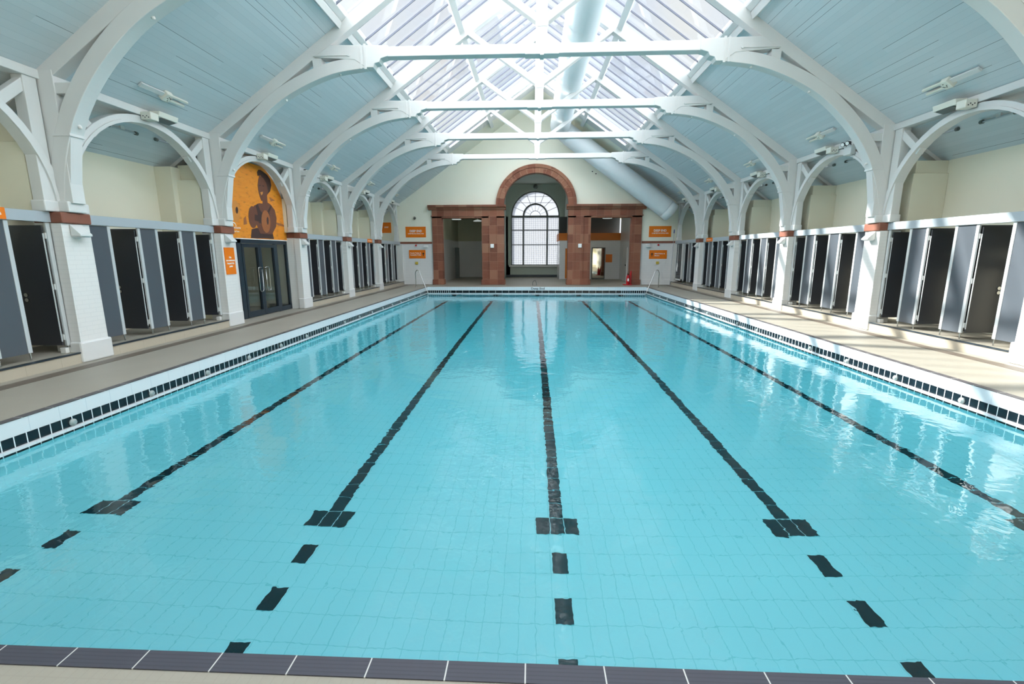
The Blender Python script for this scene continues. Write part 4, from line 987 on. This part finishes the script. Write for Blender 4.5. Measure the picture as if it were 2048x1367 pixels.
# ------------------------------------------------------------------ signs and small wall fittings
def wall_sign(x0, x1, z0, z1, rows, label, arrow=None, y=YW):
    s = thing('wall_sign', ((x0 + x1) / 2, y, z0), label, 'sign')
    MB().box(x0, x1, y - 0.02, y, z0, z1).build('sign_panel', 'orange', s)
    for body, size, cx, cz, al, w in rows: text('lettering', body, size, (cx, y - 0.022, cz), (RX, 0, 0), 'signwhite', s, align=al, bold=True, width=w)
    if arrow:
        ax, az, k = arrow
        b = MB(); b.prism([(ax - 0.09, az), (ax, az + 0.12), (ax + 0.09, az)], y - 0.024, y - 0.02); b.box(ax - 0.025, ax + 0.025, y - 0.024, y - 0.02, az - 0.12, az); b.build('arrow', 'fig_dark', s)
    return s
wall_sign(-8.37, -7.06, 3.01, 3.68, [('DEEP END', 0.19, -7.71, 3.40, 'CENTER', 0.78), ('1.8 METRES NO DIVING AREA', 0.09, -7.71, 3.24, 'CENTER', 1.04)], 'orange Deep End sign high on the far wall, left of the stone doorcase')
wall_sign(7.10, 8.48, 2.98, 3.65, [('DEEP END', 0.19, 7.79, 3.37, 'CENTER', 0.78), ('1.8 METRES NO DIVING AREA', 0.09, 7.79, 3.21, 'CENTER', 1.04)], 'orange Deep End sign high on the far wall, right of the stone doorcase')
wall_sign(-8.20, -7.13, 1.68, 2.22, [('Female Toilets &', 0.10, -8.13, 2.02, 'LEFT', 0.70), ('Accessible Toilet', 0.10, -8.13, 1.90, 'LEFT', 0.72)], 'lower orange toilets sign on white tiles left of the stone doorcase', (-7.27, 1.95, 1))
wall_sign(7.18, 8.29, 1.63, 2.17, [('Male Toilets &', 0.10, 7.52, 1.95, 'LEFT', 0.64), ('Showers', 0.10, 7.52, 1.83, 'LEFT', 0.30)], 'lower orange toilets sign on white tiles right of the stone doorcase', (7.36, 1.90, 1))
s_ = wall_sign(-9.95, -9.30, 3.30, 3.95, [('DEEP', 0.12, -9.6, 3.65, 'CENTER', None)], 'orange sign on the end wall of the left aisle, mostly hidden behind the last arch')
# notice on second left pier
N = thing('pier_notice', (-8.58, 12.84, 1.44), 'upright orange non-swimmers notice on the second left pier', 'sign')
MB().box(-8.605, -8.575, 12.63, 13.05, 1.44, 2.17).build('sign_panel', 'orange', N)
for body, size, z, w in (('No', 0.075, 1.90, 0.09), ('non-swimmers', 0.07, 1.82, 0.37), ('beyond this', 0.07, 1.74, 0.30), ('point', 0.07, 1.66, 0.14)):
    text('lettering', body, size, (-8.572, 12.84, z), (RX, 0, RX), 'signwhite', N, align='CENTER', bold=True, width=w)
for (s, ya, yb, lab) in ((-1, 7.05, 7.48, 'small orange sign on the grey beam at the left edge of the photo'), (-1, 24.45, 25.15, 'small orange sign on the grey beam over the left cubicles before the fifth pier'), (1, 24.30, 25.12, 'small orange sign on the grey beam over the right cubicles before the fifth pier')):
    g = thing('beam_sign', (s * 8.74, (ya + yb) / 2, 2.56), lab, 'sign', 'orange signs on the grey beams')
    MB().box(s * 8.735, s * 8.752, ya, yb, 2.56, 2.745).build('sign_panel', 'orange', g)
    text('lettering', 'Showers', 0.08, (s * 8.733, (ya + yb) / 2, 2.65), (RX, 0, RX if s < 0 else -RX), 'signwhite', g, align='CENTER', width=(yb - ya) * 0.7)
for s in (-1, 1):
    x = s * 7.73; sd_ = SIDE[s]
    o = MB().tube([(x, YW, 2.50), (x, YW - 0.06, 2.50), (x, YW - 0.09, 2.50)], [0.06, 0.055, 0.03], 14).build('alarm_beacon', 'red'); tag(o, 'small round red alarm beacon below the dado line on the %s of the far wall' % sd_, 'alarm', 'red alarm beacons')
    b = MB().box(x - 0.09, x + 0.09, YW - 0.03, YW, 1.30, 1.46); c = b.build('call_plate', 'yellow'); tag(c, 'small yellow plate under the toilets sign on the %s of the far wall' % sd_, 'plate', 'yellow wall plates')
    q = thing('wall_speaker', (s * 7.08, YW, 2.38), 'white wedge light beside the doorcase on the %s of the far wall' % sd_, 'light', 'wedge lights on the far wall')
    MB().prism([(YW, 2.52), (YW - 0.04, 2.52), (YW - 0.17, 2.40), (YW - 0.17, 2.37), (YW, 2.37)], s * 7.08 - 0.14, s * 7.08 + 0.14, 'x').build('housing', 'greybox', q, bevel=0.006)
    MB().box(s * 7.08 - 0.1, s * 7.08 + 0.1, YW - 0.15, YW - 0.02, 2.362, 2.37).build('diffuser', 'silver', q)
    o = MB().box(s * 2.78 - 0.11, s * 2.78 + 0.11, 30.32, 30.42, 2.34, 2.58).build('white_sensor_box', 'signwhite', bevel=0.015); tag(o, 'square white box on the %s middle sandstone pilaster' % sd_, 'box', 'white boxes on the sandstone')
q = thing('wall_sensor', (-7.73, YW, 4.12), 'small dark grey sensor on the cream wall above the left Deep End sign', 'sensor')
MB().tube([(-7.73, YW, 4.21), (-7.73, YW - 0.08, 4.21), (-7.73, YW - 0.14, 4.17)], [0.05, 0.09, 0.06], 12).build('sensor_body', 'window_frame', q)
q = thing('gable_camera', (3.2, YW, 6.9), 'pair of tiny dark fittings on the cream gable under the sloping duct', 'camera')
for dx in (0, 0.22): MB().tube([(3.45 + dx, YW, 6.95 - dx * 0.6), (3.45 + dx, YW - 0.12, 6.93 - dx * 0.6)], 0.035, 8).build('camera_head', 'black', q)
# fire extinguisher on stand
E_ = thing('fire_extinguisher', (5.83, 30.2, 0), 'red fire extinguisher on a moulded red stand at the right stone doorway', 'fire extinguisher')
st = MB(); st.box(5.55, 6.08, 30.02, 30.40, 0, 0.05); st.prism([(6.08, 0.05), (5.80, 0.05), (5.92, 0.5), (5.98, 0.78), (6.02, 0.9), (6.08, 0.9)], 30.32, 30.40); st.build('stand', 'red', E_, bevel=0.01)
MB().tube([(5.83, 30.18, 0.05), (5.83, 30.18, 0.08), (5.83, 30.18, 0.52), (5.83, 30.18, 0.6), (5.83, 30.18, 0.66)], [0.085, 0.095, 0.095, 0.07, 0.03], 18).build('cylinder_body', 'red', E_, smooth=True)
MB().box(5.79, 5.87, 30.13, 30.23, 0.66, 0.72).build('valve_head', 'black', E_); MB().tube([(5.86, 30.17, 0.69), (5.95, 30.15, 0.6), (5.94, 30.14, 0.35)], 0.014, 8).build('hose', 'black', E_)
MB().box(5.78, 5.88, 30.075, 30.085, 0.25, 0.42).build('label_plate', 'signwhite', E_)
# pole in far right corner and cable
Pn = thing('cleaning_pole', (8.6, 30.3, 0), 'thin grey pole with a blue tip leaning in the far right corner', 'pole')
MB().tube([(8.42, 30.0, 0.0), (8.62, 30.42, 3.25)], 0.014, 8).build('shaft', 'beam_grey', Pn)
MB().tube([(8.61, 30.41, 3.2), (8.625, 30.43, 3.42)], 0.03, 10).build('grip', 'blue', Pn)
